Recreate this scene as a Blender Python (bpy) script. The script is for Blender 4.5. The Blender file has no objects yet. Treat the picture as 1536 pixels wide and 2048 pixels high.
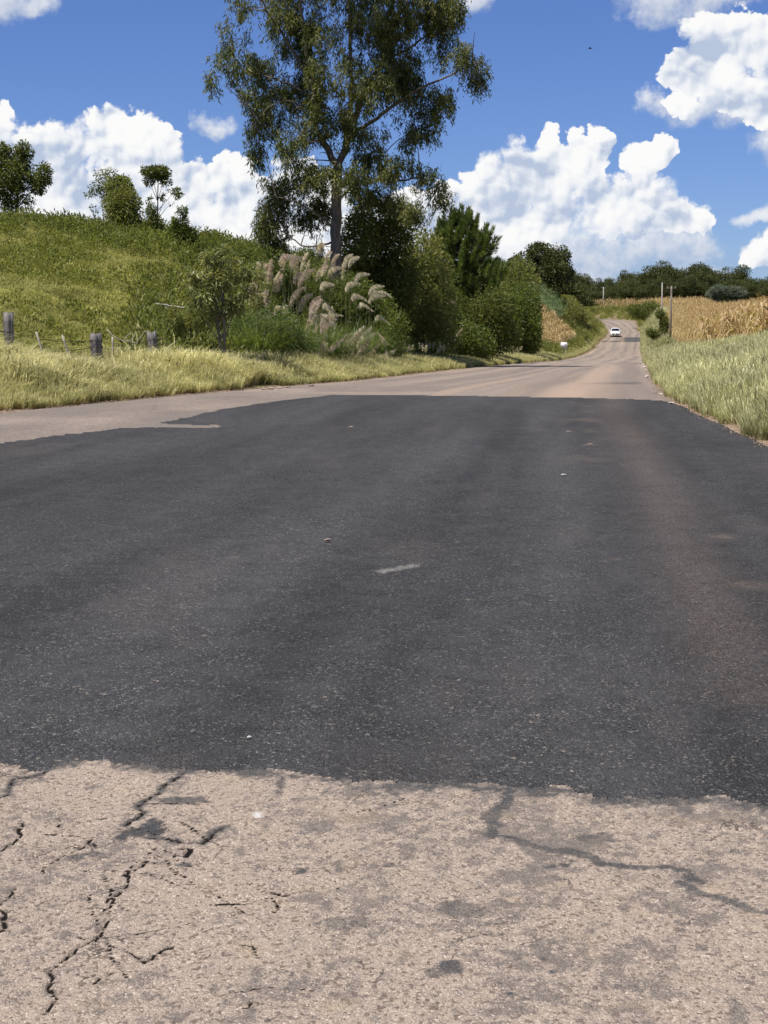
import bpy, math, random
import numpy as np
from mathutils import Vector, Matrix, Euler

# ------------------------------------------------------------------ camera, sky, sun, exposure
sc = bpy.context.scene
COL = sc.collection
RNG = np.random.default_rng(7)
random.seed(7)
CAMH = 1.5
PITCH = math.atan(374.0 / 3076.0)
FPX = 3076.0

cam_d = bpy.data.cameras.new('camera')
cam = bpy.data.objects.new('camera', cam_d)
COL.objects.link(cam)
cam.location = (0, 0, CAMH)
cam.rotation_euler = (math.pi / 2 - PITCH, 0, 0)
cam_d.sensor_fit = 'VERTICAL'
cam_d.sensor_height = 36.0
cam_d.lens = 36.0 * FPX / 2048.0
cam_d.clip_start = 0.1
cam_d.clip_end = 6000
sc.camera = cam

SUN_EL = math.radians(64)
SUN_AZ = math.atan2(-0.70, -0.48)            # compass angle from +Y towards +X
SUN_DIR = Vector((math.sin(SUN_AZ) * math.cos(SUN_EL), math.cos(SUN_AZ) * math.cos(SUN_EL), math.sin(SUN_EL)))
sun_d = bpy.data.lights.new('sun', 'SUN')
sun_d.energy = 5.0
sun_d.angle = math.radians(0.53)
sun_d.color = (1.0, 0.955, 0.89)
sun = bpy.data.objects.new('sun', sun_d)
COL.objects.link(sun)
sun.rotation_euler = SUN_DIR.to_track_quat('Z', 'Y').to_euler()

sc.view_settings.view_transform = 'Standard'
sc.view_settings.look = 'None'
sc.view_settings.exposure = 0.25
sc.view_settings.gamma = 1.0
sc.view_settings.use_curve_mapping = False
sc.cycles.max_bounces = 6
sc.cycles.transparent_max_bounces = 6
sc.cycles.use_denoising = True


class NT:
    """tiny helper for building node trees"""
    def __init__(self, tree):
        self.t = tree
        self.n = tree.nodes
        self.l = tree.links

    def node(self, typ, **kw):
        nd = self.n.new(typ)
        for k, v in kw.items():
            setattr(nd, k, v)
        return nd

    def put(self, sock, v):
        if v is None:
            return
        if isinstance(v, bpy.types.NodeSocket):
            self.l.new(v, sock)
        else:
            sock.default_value = v

    def math(self, op, a, b=None, c=None, clamp=False):
        nd = self.node('ShaderNodeMath', operation=op)
        nd.use_clamp = clamp
        self.put(nd.inputs[0], a); self.put(nd.inputs[1], b)
        if c is not None:
            self.put(nd.inputs[2], c)
        return nd.outputs[0]

    def vmath(self, op, a, b=None, scale=None):
        nd = self.node('ShaderNodeVectorMath', operation=op)
        self.put(nd.inputs[0], a); self.put(nd.inputs[1], b)
        if scale is not None:
            self.put(nd.inputs['Scale'], scale)
        return nd.outputs['Value'] if op in ('DOT_PRODUCT', 'LENGTH', 'DISTANCE') else nd.outputs['Vector']

    def mix(self, f, a, b, typ='MIX'):
        nd = self.node('ShaderNodeMix', data_type='RGBA', blend_type=typ)
        nd.clamp_factor = True
        self.put(nd.inputs[0], f)
        for s, v in ((nd.inputs[6], a), (nd.inputs[7], b)):
            if not isinstance(v, bpy.types.NodeSocket) and len(v) == 3:
                v = (*v, 1)
            self.put(s, v)
        return nd.outputs[2]

    def smooth(self, v, lo, hi, a=0.0, b=1.0):
        nd = self.node('ShaderNodeMapRange', interpolation_type='SMOOTHSTEP')
        self.put(nd.inputs[0], v)
        for i, x in enumerate((lo, hi, a, b)):
            self.put(nd.inputs[i + 1], x)
        return nd.outputs[0]

    def lin(self, v, lo, hi, a=0.0, b=1.0):
        nd = self.node('ShaderNodeMapRange')
        self.put(nd.inputs[0], v)
        for i, x in enumerate((lo, hi, a, b)):
            self.put(nd.inputs[i + 1], x)
        return nd.outputs[0]

    def noise(self, vec, scale, detail=3, rough=0.5, dims='3D', out=0):
        nd = self.node('ShaderNodeTexNoise', noise_dimensions=dims)
        self.put(nd.inputs['Vector'], vec)
        nd.inputs['Scale'].default_value = scale
        nd.inputs['Detail'].default_value = detail
        nd.inputs['Roughness'].default_value = rough
        return nd.outputs[out]

    def voro(self, vec, scale, feature='F1', dims='3D', out='Distance', rand=1.0, detail=0):
        nd = self.node('ShaderNodeTexVoronoi', feature=feature, voronoi_dimensions=dims)
        self.put(nd.inputs['Vector'], vec)
        nd.inputs['Scale'].default_value = scale
        nd.inputs['Randomness'].default_value = rand
        if 'Detail' in nd.inputs:
            nd.inputs['Detail'].default_value = detail
        return nd.outputs[out]

    def attr(self, name, out='Fac'):
        nd = self.node('ShaderNodeAttribute', attribute_name=name)
        return nd.outputs[out]


# ------------------------------------------------------------------ world: sky with cumulus clouds
world = bpy.data.worlds.new('World')
sc.world = world
world.use_nodes = True
W = NT(world.node_tree)
W.n.clear()
sky = W.node('ShaderNodeTexSky', sky_type='NISHITA')
sky.sun_disc = False
sky.sun_elevation = SUN_EL
sky.sun_rotation = SUN_AZ
sky.altitude = 900
sky.air_density = 1.0
sky.dust_density = 0.35
sky.ozone_density = 2.2
SKY_TINT = (0.465, 0.575, 0.90)
tc = W.node('ShaderNodeTexCoord')
sep = W.node('ShaderNodeSeparateXYZ')
W.l.new(tc.outputs['Generated'], sep.inputs[0])
az = W.math('ARCTAN2', sep.outputs[0], sep.outputs[1])
el = W.math('ARCSINE', sep.outputs[2])
comb = W.node('ShaderNodeCombineXYZ')
W.put(comb.inputs[0], W.math('MULTIPLY', az, 3.098))
W.put(comb.inputs[1], W.math('MULTIPLY', el, 3.098))
Q = comb.outputs[0]


def px2q(x, y):
    return ((x - 768) / 1000.0, (650 - y) / 1000.0)


HARD = [  # cumulus lobes in view: centre x, y, radii (in units of the picture), as angles on the sky
    (15, 285, 48, 62), (-40, 300, 60, 90), (80, 318, 48, 70), (130, 340, 60, 80), (165, 312, 34, 52), (205, 300, 36, 62),
    (238, 290, 38, 62), (290, 300, 50, 64), (335, 320, 38, 62), (200, 420, 180, 110), (300, 400, 100, 90), (350, 420, 60, 80),
    (410, 385, 34, 62), (450, 370, 44, 60), (485, 365, 34, 50), (430, 470, 130, 80), (520, 420, 50, 70), (590, 400, 60, 80),
    (650, 430, 80, 80), (560, 500, 120, 60), (680, 520, 130, 60), (730, 470, 110, 80), (820, 450, 80, 70), (0, 450, 150, 130), (-150, 430, 140, 120), (110, 470, 130, 110),
    (895, 425, 60, 60), (945, 395, 44, 50), (985, 360, 44, 55), (1035, 335, 46, 58), (1093, 310, 30, 50), (1080, 400, 110, 100),
    (1150, 320, 34, 52), (1188, 300, 28, 46), (1170, 380, 54, 70), (1275, 345, 48, 50), (1308, 318, 34, 38), (1285, 385, 62, 66), (1250, 400, 60, 60), (1120, 350, 50, 60), (1060, 350, 60, 60),
    (1240, 430, 90, 60), (1340, 440, 60, 40), (1390, 440, 34, 30), (1000, 470, 150, 70),
    (1400, 105, 70, 50), (1450, 110, 70, 62), (1520, 130, 70, 70), (1350, 170, 46, 62), (1420, 190, 80, 60), (1500, 210, 80, 62),
    (1345, 225, 40, 30), (1530, 265, 40, 40), (1610, 200, 90, 90),
    (1500, 515, 36, 36), (1540, 500, 44, 46), (1600, 510, 70, 70), (-330, 470, 130, 100), (1800, 470, 150, 90)]
SOFT = [
    (40, 40, 95, 55), (115, 50, 50, 34), (-60, 45, 90, 60), (430, 268, 52, 30), (945, 28, 46, 34), (1310, 35, 110, 55),
    (1400, 30, 90, 45), (1290, 228, 42, 30), (1500, 440, 60, 26), (1200, 505, 190, 55), (1330, 500, 110, 50), (1150, 560, 150, 60),
    (1380, 480, 60, 44), (1400, 245, 120, 40), (1530, 320, 50, 50), (1060, 545, 150, 50), (1400, 545, 70, 18)]


def cloud_group(name, blobs, warp1, warp2, bil, nz):
    g = bpy.data.node_groups.new(name, 'ShaderNodeTree')
    g.interface.new_socket('Vector', in_out='INPUT', socket_type='NodeSocketVector')
    g.interface.new_socket('H', in_out='OUTPUT', socket_type='NodeSocketFloat')
    g.interface.new_socket('S', in_out='OUTPUT', socket_type='NodeSocketFloat')
    g.interface.new_socket('A', in_out='OUTPUT', socket_type='NodeSocketFloat')
    K = NT(g)
    gi = K.node('NodeGroupInput'); go = K.node('NodeGroupOutput')
    q = gi.outputs[0]
    n1 = K.noise(q, 9.0, 4, 0.55, '2D', out=1)
    wv = K.vmath('SCALE', K.vmath('SUBTRACT', n1, (0.5, 0.5, 0.5)), scale=warp1)
    n2 = K.noise(q, 38.0, 3, 0.6, '2D', out=1)
    wv2 = K.vmath('SCALE', K.vmath('SUBTRACT', n2, (0.5, 0.5, 0.5)), scale=warp2)
    p = K.vmath('ADD', q, K.vmath('ADD', wv, wv2))
    acc = None
    for (x, y, rx, ry) in blobs:
        cx, cy = px2q(x, y)
        d = K.vmath('MULTIPLY', K.vmath('SUBTRACT', p, (cx, cy, 0)), (1000.0 / rx, 1000.0 / ry, 0))
        h = K.math('SUBTRACT', 1.0, K.vmath('DOT_PRODUCT', d, d))
        if acc is None:
            acc = h
        else:
            nd = K.node('ShaderNodeMath', operation='SMOOTH_MAX')
            K.put(nd.inputs[0], acc); K.put(nd.inputs[1], h); nd.inputs[2].default_value = 0.25
            acc = nd.outputs[0]
    acc = K.math('MAXIMUM', acc, -3.0)
    v1 = K.math('SUBTRACT', 0.42, K.voro(p, 17.0, 'F1', '2D', detail=0))
    v2 = K.math('SUBTRACT', 0.42, K.voro(p, 41.0, 'F1', '2D', detail=0))
    v3 = K.math('SUBTRACT', 0.42, K.voro(p, 97.0, 'F1', '2D', detail=1))
    b = K.math('ADD', K.math('ADD', K.math('MULTIPLY', v1, bil), K.math('MULTIPLY', v2, bil * 0.6)), K.math('MULTIPLY', v3, bil * 0.32))
    fb = K.math('MULTIPLY', K.math('SUBTRACT', K.noise(q, 24.0, 6, 0.62, '2D'), 0.5), nz)
    K.l.new(K.math('ADD', acc, K.math('ADD', b, fb)), go.inputs[0])
    # rounded billows that the light models
    ps = K.vmath('ADD', q, wv)
    sh = K.math('MULTIPLY', K.math('MINIMUM', acc, 1.0), 0.45)
    ao = None
    for sc_, am in ((8.0, 1.3), (19.0, 0.9), (44.0, 0.42)):
        v = K.voro(ps, sc_, 'SMOOTH_F1', '2D')
        sq = K.math('MULTIPLY', v, v)
        sh = K.math('SUBTRACT', sh, K.math('MULTIPLY', sq, am * bil * 1.6))
        a_ = K.math('MULTIPLY', K.math('SUBTRACT', 0.16, sq), am)
        ao = a_ if ao is None else K.math('ADD', ao, a_)
    K.l.new(sh, go.inputs[1])
    K.l.new(ao, go.inputs[2])
    return g


g_hard = cloud_group('cumulus', HARD, 0.035, 0.012, 0.75, 0.35)
g_soft = cloud_group('cumulus_soft', SOFT, 0.085, 0.02, 0.18, 1.3)


def evalg(g, off):
    nd = W.node('ShaderNodeGroup'); nd.node_tree = g
    W.put(nd.inputs[0], W.vmath('ADD', Q, (off[0], off[1], 0)) if off != (0, 0) else Q)
    return nd.outputs


o0 = evalg(g_hard, (0, 0))
h0 = o0[0]
wsp = W.smooth(W.noise(Q, 6.0, 3, 0.5, '2D'), 0.48, 0.70, 0.14, 0.75)
a_h = W.smooth(h0, W.math('MULTIPLY', wsp, -0.25), wsp)
o1 = evalg(g_hard, (-0.007, 0.010))
d1 = W.math('SUBTRACT', o0[1], o1[1])
d0 = W.math('SUBTRACT', h0, o1[0])
d2 = W.math('SUBTRACT', o0[1], evalg(g_hard, (-0.030, 0.042))[1])
lit = W.math('ADD', W.math('ADD', 0.50, W.math('MULTIPLY', d0, 0.50)), W.math('ADD', W.math('MULTIPLY', d1, 1.0), W.math('MULTIPLY', d2, 0.38)))
lit = W.math('ADD', lit, W.math('MULTIPLY', o0[2], 0.50))
lowf = W.noise(Q, 4.5, 3, 0.5, '2D')
lit = W.math('ADD', lit, W.lin(lowf, 0.35, 0.65, -0.13, 0.13))
lit = W.math('ADD', lit, W.lin(h0, 0.05, 0.7, 0.22, 0.0), clamp=True)
ramp = W.node('ShaderNodeValToRGB')
W.l.new(lit, ramp.inputs[0])
cr = ramp.color_ramp
cr.elements[0].position = 0.0; cr.elements[0].color = (4.0, 4.7, 6.1, 1)
cr.elements[1].position = 1.0; cr.elements[1].color = (8.15, 8.15, 8.1, 1)
for pos_, col_ in ((0.30, (5.5, 6.0, 6.9, 1)), (0.62, (7.2, 7.4, 7.75, 1))):
    e = cr.elements.new(pos_); e.color = col_
c_h = ramp.outputs[0]
s0 = evalg(g_soft, (0, 0))[0]
s1 = evalg(g_soft, (-0.015, 0.03))[0]
a_s = W.smooth(s0, -0.1, 1.15, 0.0, 0.9)
lit_s = W.math('ADD', 0.42, W.math('MULTIPLY', W.math('SUBTRACT', s0, s1), 0.42), clamp=True)
ramp2 = W.node('ShaderNodeValToRGB')
W.l.new(lit_s, ramp2.inputs[0])
cr = ramp2.color_ramp
cr.elements[0].position = 0.1; cr.elements[0].color = (3.5, 4.2, 5.6, 1)
cr.elements[1].position = 0.9; cr.elements[1].color = (7.3, 7.4, 7.6, 1)
skyc = W.mix(1.0, sky.outputs[0], SKY_TINT, 'MULTIPLY')
c1_ = W.mix(a_s, skyc, ramp2.outputs[0])
c2_ = W.mix(a_h, c1_, c_h)
bg = W.node('ShaderNodeBackground')
bg.inputs[1].default_value = 0.1
W.l.new(c2_, bg.inputs[0])
# the rest of the sky carries the same kind of cumulus, drawn with plain noise
gn = W.math('ADD', W.noise(tc.outputs['Generated'], 5.0, 7, 0.58), W.math('MULTIPLY', W.noise(tc.outputs['Generated'], 1.7, 2, 0.5), 0.5))
ga = W.math('MULTIPLY', W.smooth(gn, 0.83, 0.93), W.smooth(sep.outputs[2], 0.0, 0.05))
gs = W.lin(W.noise(W.vmath('ADD', tc.outputs['Generated'], (0.01, 0.01, -0.03)), 5.0, 7, 0.58), 0.45, 0.75, 0.0, 1.0)
gc = W.mix(gs, (8.2, 8.2, 8.2, 1), (5.2, 5.7, 6.6, 1))
bg2 = W.node('ShaderNodeBackground')
bg2.inputs[1].default_value = 0.1
W.l.new(W.mix(ga, skyc, gc), bg2.inputs[0])
sepQ = W.node('ShaderNodeSeparateXYZ'); W.l.new(Q, sepQ.inputs[0])
inwin = W.math('MULTIPLY', W.math('LESS_THAN', W.math('ABSOLUTE', sepQ.outputs[0]), 1.3), W.math('MULTIPLY', W.math('LESS_THAN', sepQ.outputs[1], 0.80), W.math('GREATER_THAN', sepQ.outputs[1], -0.02)))
mxw = W.node('ShaderNodeMixShader')
W.l.new(inwin, mxw.inputs[0]); W.l.new(bg2.outputs[0], mxw.inputs[1]); W.l.new(bg.outputs[0], mxw.inputs[2])
wo = W.node('ShaderNodeOutputWorld')
W.l.new(mxw.outputs[0], wo.inputs[0])
world.cycles.sampling_method = 'NONE'


# ------------------------------------------------------------------ numeric helpers
def ray(x, y):
    """direction through a point of the picture (1536 x 2048 grid), with Y component 1"""
    u = (x - 768.0); v = (1024.0 - y)
    dy = math.cos(PITCH) * FPX + math.sin(PITCH) * v
    dz = -math.sin(PITCH) * FPX + math.cos(PITCH) * v
    return u / dy, dz / dy


def at(x, y, Y):
    a, b = ray(x, y)
    return np.array((a * Y, Y, CAMH + b * Y))


def ground0(x, y):
    a, b = ray(x, y)
    Y = -CAMH / b
    return (a * Y, Y)


def hash2(ix, iy, seed):
    h = (ix.astype(np.int64) * 374761393 + iy.astype(np.int64) * 668265263 + seed * 974711) & 0xFFFFFFFF
    h = ((h ^ (h >> 13)) * 1274126177) & 0xFFFFFFFF
    h = (h ^ (h >> 16)) & 0xFFFFFF
    return h / float(0xFFFFFF)


def vnoise(x, y, seed=0):
    x = np.asarray(x, float); y = np.asarray(y, float)
    ix = np.floor(x); iy = np.floor(y)
    fx = x - ix; fy = y - iy
    fx = fx * fx * (3 - 2 * fx); fy = fy * fy * (3 - 2 * fy)
    a = hash2(ix, iy, seed); b = hash2(ix + 1, iy, seed)
    c = hash2(ix, iy + 1, seed); d = hash2(ix + 1, iy + 1, seed)
    return (a * (1 - fx) + b * fx) * (1 - fy) + (c * (1 - fx) + d * fx) * fy


def fbm(x, y, seed=0, octv=4, gain=0.5):
    s = 0; a = 1; t = 0
    for i in range(octv):
        s = s + a * vnoise(x * 2 ** i + 17.3 * i, y * 2 ** i - 9.1 * i, seed + i); t += a; a *= gain
    return s / t


def vnoise3(P, scale, seed=0):
    x, y, z = P[:, 0] * scale, P[:, 1] * scale, P[:, 2] * scale
    iz = np.floor(z); f = z - iz; f = f * f * (3 - 2 * f)
    a = vnoise(x + iz * 31.7, y + iz * 17.9, seed)
    b = vnoise(x + (iz + 1) * 31.7, y + (iz + 1) * 17.9, seed)
    return a * (1 - f) + b * f


def sstep(x, a, b):
    t = np.clip((x - a) / (b - a), 0, 1)
    return t * t * (3 - 2 * t)


def smooth_interp(xs, ys, step=0.5, win=9):
    gx = np.arange(xs[0], xs[-1] + step, step)
    gy = np.interp(gx, xs, ys)
    for _ in range(3):
        pad = np.concatenate([2 * gy[0] - gy[win // 2:0:-1], gy, 2 * gy[-1] - gy[-2:-win // 2 - 1:-1]])
        gy = np.convolve(pad, np.ones(win) / win, 'valid')
    return gx, gy


# ------------------------------------------------------------------ the road's course and the lie of the land
L_PTS = [(-17, -15), (-13.5, 5), (-10, 16), (-6.6, 26.4), (-3.1, 37), (-0.6, 45), (3.6, 65), (9.6, 100), (14.6, 130), (20.1, 162),
         (26.3, 200), (31, 228), (34.9, 252), (38.5, 268), (41.5, 285)]
R_PTS = [(2.8, -15), (3.9, 5), (4.4, 14), (4.85, 19.2), (5.7, 30.8), (7.8, 45), (11.1, 65), (16.8, 100), (21.7, 130), (27.1, 162),
         (33.2, 200), (37.8, 228), (41.8, 252), (44.7, 270), (47.2, 285)]
Z_PTS = [(-40, 0), (20, 0), (33, 0.0), (45, -0.1), (65, -0.3), (100, -0.9), (130, -1.5), (162, -1.9), (200, -2.15), (228, -2.05), (250, -1.65), (270, -0.5),
         (300, 1.0), (330, 2.35), (345, 2.75), (400, 3.0), (3000, 2.6)]
_lx, _ly = smooth_interp([p[1] for p in L_PTS], [p[0] for p in L_PTS], 0.5, 11)
_rx, _ry = smooth_interp([p[1] for p in R_PTS], [p[0] for p in R_PTS], 0.5, 11)
_zx, _zy = smooth_interp([p[0] for p in Z_PTS[:-1]], [p[1] for p in Z_PTS[:-1]], 0.5, 13)
XL = lambda Y: np.interp(Y, _lx, _ly)
XR = lambda Y: np.interp(Y, _rx, _ry)
ZR = lambda Y: np.interp(Y, _zx, _zy)
LB = [(41.5, 285), (43.5, 305), (44.5, 320), (43.5, 331), (40, 338), (30, 345), (10, 351), (-60, 358)]
RB = [(47.2, 285), (49.9, 305), (52.1, 325), (52.3, 340), (49.6, 348), (38, 353), (20, 358), (-60, 366)]


def densify(P, n):
    P = np.array(P, float)
    t = np.linspace(0, 1, len(P)); tt = np.linspace(0, 1, n)
    out = np.stack([np.interp(tt, t, P[:, 0]), np.interp(tt, t, P[:, 1])], 1)
    for _ in range(6):
        out[1:-1] = (out[:-2] + 2 * out[1:-1] + out[2:]) / 4
    return out


LBd = densify(LB, 70); RBd = densify(RB, 70)
CBd = (LBd + RBd) / 2


def road_dist(X, Y):
    """(distance outside the left edge, distance outside the right edge); negative = not on that side"""
    X = np.asarray(X, float); Y = np.asarray(Y, float)
    dl = (XL(Y) - X) * 0.985; dr = (X - XR(Y)) * 0.985
    far = Y > 284
    if far.any():
        x = X[far]; y = Y[far]
        best = np.full(x.shape, 1e9); side = np.zeros(x.shape); hw = np.full(x.shape, 3.0)
        for i in range(len(CBd) - 1):
            a = CBd[i]; b = CBd[i + 1]; d = b - a; l2 = d @ d
            t = np.clip(((x - a[0]) * d[0] + (y - a[1]) * d[1]) / l2, 0, 1)
            ex = x - a[0] - t * d[0]; ey = y - a[1] - t * d[1]
            dd = np.hypot(ex, ey); m = dd < best
            best[m] = dd[m]; side[m] = (d[0] * ey - d[1] * ex)[m]
            hw[m] = np.hypot(*(LBd[i] - RBd[i])) / 2
        e_ = best - hw
        dl[far] = np.where(side > 0, e_, -1); dr[far] = np.where(side <= 0, e_, -1)
    return dl, dr


def terr(X, Y):
    X = np.atleast_1d(np.asarray(X, float)); Y = np.atleast_1d(np.asarray(Y, float))
    dl, dr = road_dist(X, Y)
    z = ZR(Y).copy()
    a = np.maximum(dl, 0)
    v = np.interp(a, [0, 0.6, 1.5, 5, 10, 30], [-0.05, 0.0, 0.1, 0.38, 0.6, 0.7])
    gl = np.interp(Y, [20, 33, 45, 60, 85, 100, 130, 150, 180, 240, 290, 330, 400, 600], [0, .02, .26, .52, 1, 1.02, .5, .3, .4, .5, .5, .6, .7, .8])
    HLv = np.interp(a, [0, 4, 7, 13, 17, 28, 50, 200], [0, .1, 1.7, 4.8, 5.9, 7, 7.6, 8])
    steep = np.interp(Y, [140, 200, 240, 300, 400], [0, 1, 1, 1, 0])
    HL2 = np.interp(a, [0, 1.0, 2.5, 4, 7, 12, 20], [0, 0.2, 0.9, 2.2, 4.2, 7.0, 8.5]) * steep
    zl = v + HLv * gl + HL2
    b = np.maximum(dr, 0)
    vr = np.interp(b, [0, 0.5, 2, 5, 30], [-0.05, 0.0, 0.1, 0.25, 0.3])
    s = np.interp(Y, [0, 60, 120, 150, 200, 280, 400], [.08, .12, .14, .14, .11, .07, .05])
    bank = np.interp(Y, [140, 185, 230, 290, 330, 370], [0, .7, 2.0, 2.4, 2.2, 1.6]) * sstep(b, 0.5, 3.6)
    hr = bank + s * np.maximum(b - 1.5, 0)
    hr = np.where(hr > 5, 5 + 4 * (1 - np.exp(-(hr - 5) / 4)), hr)
    out = np.where(dl > 0, zl, np.where(dr > 0, vr + hr, -0.05))
    edge = np.clip(np.maximum(a, b) / 4 - 0.2, 0, 1)
    n = (fbm(X * 0.22, Y * 0.22, 3, 3) - 0.5) * 0.5 * edge
    far = np.clip((np.hypot(X, Y) - 500) / 800, 0, 1)
    return z + out * (1 - far * 0.5) + n


def gz(x, y):
    return float(terr([x], [y])[0])


# ------------------------------------------------------------------ object helpers
def link(o, parent=None):
    COL.objects.link(o)
    if parent is not None:
        o.parent = parent
    return o


def tag(o, label, cat, group=None):
    o['label'] = label; o['category'] = cat
    if group:
        o['group'] = group
    return o


def np_mesh(name, V, F, mat=None, smooth=False, attrs=None):
    """V (n,3), F (m,k) uniform polygons or list of such arrays"""
    me = bpy.data.meshes.new(name)
    V = np.asarray(V, np.float32)
    Fs = F if isinstance(F, list) else [F]
    Fs = [np.asarray(f, np.int32) for f in Fs if len(f)]
    me.vertices.add(len(V)); me.vertices.foreach_set('co', V.ravel())
    li = np.concatenate([f.ravel() for f in Fs])
    tot = np.concatenate([np.full(len(f), f.shape[1], np.int32) for f in Fs])
    st = np.concatenate([[0], np.cumsum(tot)[:-1]]).astype(np.int32)
    me.loops.add(len(li)); me.loops.foreach_set('vertex_index', li)
    me.polygons.add(len(tot)); me.polygons.foreach_set('loop_start', st); me.polygons.foreach_set('loop_total', tot)
    if smooth:
        me.polygons.foreach_set('use_smooth', np.ones(len(tot), bool))
    me.update(calc_edges=True)
    for k, arr in (attrs or {}).items():
        at_ = me.attributes.new(k, 'FLOAT', 'POINT')
        at_.data.foreach_set('value', np.asarray(arr, np.float32))
    if mat is not None:
        me.materials.append(mat)
    return me


def part(name, me, parent=None, loc=None):
    o = bpy.data.objects.new(name, me)
    if loc is not None:
        o.location = loc
    return link(o, parent)


def thing(name, label, cat, loc, rotz=0.0, group=None):
    o = bpy.data.objects.new(name, None)
    o.empty_display_size = 0.3
    o.location = loc; o.rotation_euler = (0, 0, rotz)
    tag(o, label, cat, group)
    return link(o)


def copy_tree(o, parent=None):
    c = o.copy()
    COL.objects.link(c)
    c.parent = parent
    for ch in o.children:
        copy_tree(ch, c)
    return c


class MB:
    """collects shapes into one mesh"""
    def __init__(self):
        self.V = []; self.Q = []; self.T = []; self.n = 0

    def add(self, V, Q=(), T=()):
        V = np.asarray(V, float)
        self.V.append(V)
        if len(Q):
            self.Q.append(np.asarray(Q) + self.n)
        if len(T):
            self.T.append(np.asarray(T) + self.n)
        self.n += len(V)
        return self

    def tube(self, path, rad, sides=7, cap=True, jitter=0.0, seed=0):
        P = np.asarray(path, float); n = len(P)
        r = np.interp(np.linspace(0, 1, n), np.linspace(0, 1, len(np.atleast_1d(rad))), np.atleast_1d(rad))
        T = np.gradient(P, axis=0); T /= np.linalg.norm(T, axis=1)[:, None] + 1e-9
        ref = np.array((0.13, 0.97, 0.2)) if abs(T[0][2]) > 0.7 else np.array((0.05, 0.1, 1.0))
        A = np.cross(T, ref); A /= np.linalg.norm(A, axis=1)[:, None] + 1e-9
        B = np.cross(T, A)
        th = np.linspace(0, 2 * math.pi, sides, endpoint=False)
        rr = np.ones((n, sides)) * r[:, None]
        if jitter:
            rr *= 1 + jitter * (np.random.default_rng(seed).random((n, sides)) - 0.5) * 2
        V = P[:, None, :] + rr[..., None] * (np.cos(th)[None, :, None] * A[:, None, :] + np.sin(th)[None, :, None] * B[:, None, :])
        V = V.reshape(-1, 3)
        Qs = []
        for i in range(n - 1):
            for j in range(sides):
                k = (j + 1) % sides
                Qs.append((i * sides + j, i * sides + k, (i + 1) * sides + k, (i + 1) * sides + j))
        Ts = []
        if cap:
            V = np.vstack([V, P[:1], P[-1:]]); c0 = n * sides; c1 = c0 + 1
            for j in range(sides):
                k = (j + 1) % sides
                Ts.append((k, j, c0)); Ts.append(((n - 1) * sides + j, (n - 1) * sides + k, c1))
        return self.add(V, Qs, Ts)

    def box(self, c, s, rot=None):
        c = np.array(c); s = np.array(s) / 2
        V = np.array([(x, y, z) for x in (-1, 1) for y in (-1, 1) for z in (-1, 1)]) * s
        if rot is not None:
            V = V @ np.array(Euler(rot).to_matrix()).T
        Qd = [(0, 1, 3, 2), (4, 6, 7, 5), (0, 4, 5, 1), (2, 3, 7, 6), (0, 2, 6, 4), (1, 5, 7, 3)]
        return self.add(V + c, Qd)

    def mesh(self, name, mat, smooth=False):
        V = np.vstack(self.V)
        F = []
        if self.Q:
            F.append(np.vstack(self.Q))
        if self.T:
            F.append(np.vstack(self.T))
        return np_mesh(name, V, F, mat, smooth)


def unit(a):
    return a / (np.linalg.norm(a, axis=-1, keepdims=True) + 1e-9)


def leaves(name, P, D, L, Wd, mat, rng, tint=None, bend=0.12, S=None):
    """one kite-shaped leaf per point: P base points, D directions"""
    n = len(P)
    D = unit(D)
    if S is None:
        S = unit(np.cross(D, rng.normal(size=(n, 3))))
    N = np.cross(D, S)
    L = np.broadcast_to(L, (n,))[:, None]; Wd = np.broadcast_to(Wd, (n,))[:, None]
    mid = P + D * L * 0.45 + N * L * bend
    tip = P + D * L - np.array((0, 0, 1.0)) * L * bend * 0.6
    V = np.stack([P, mid + S * Wd / 2, tip, mid - S * Wd / 2], 1).reshape(-1, 3)
    F = np.arange(4 * n).reshape(n, 4)
    if tint is None:
        tint = rng.random(n)
    return np_mesh(name, V, F, mat, False, {'tint': np.repeat(tint, 4)})


def lobe_points(lobes, n, rng, shell=2.2, nscale=1.2, cut=0.42, seed=1, flat=1.0):
    """points through the volume of ellipsoid lobes (cx,cy,cz,rx,ry,rz), thinned by noise into clumps"""
    Lb = np.asarray(lobes, float)
    w = (Lb[:, 3] * Lb[:, 4] * Lb[:, 5]) ** (2 / 3.0)
    w /= w.sum()
    out = []; nor = []
    need = n; guard = 0
    while need > 0 and guard < 12:
        guard += 1
        m = int(need * 2.2) + 50
        k = rng.choice(len(Lb), m, p=w)
        u = unit(rng.normal(size=(m, 3)))
        r = rng.random(m) ** (1 / (1 + shell))
        r *= 0.9 + 0.25 * rng.random(m)
        P = Lb[k, :3] + u * r[:, None] * Lb[k, 3:]
        nz = vnoise3(P, nscale, seed) * 0.65 + vnoise3(P, nscale * 2.3, seed + 5) * 0.35
        keep = nz > cut
        P = P[keep]; u = u[keep]
        out.append(P[:need]); nor.append(u[:need])
        need -= len(P[:need])
    return np.vstack(out), np.vstack(nor)


# ------------------------------------------------------------------ materials
def new_mat(name):
    m = bpy.data.materials.new(name)
    m.use_nodes = True
    K = NT(m.node_tree)
    K.n.clear()
    out = K.node('ShaderNodeOutputMaterial')
    return m, K, out


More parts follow.
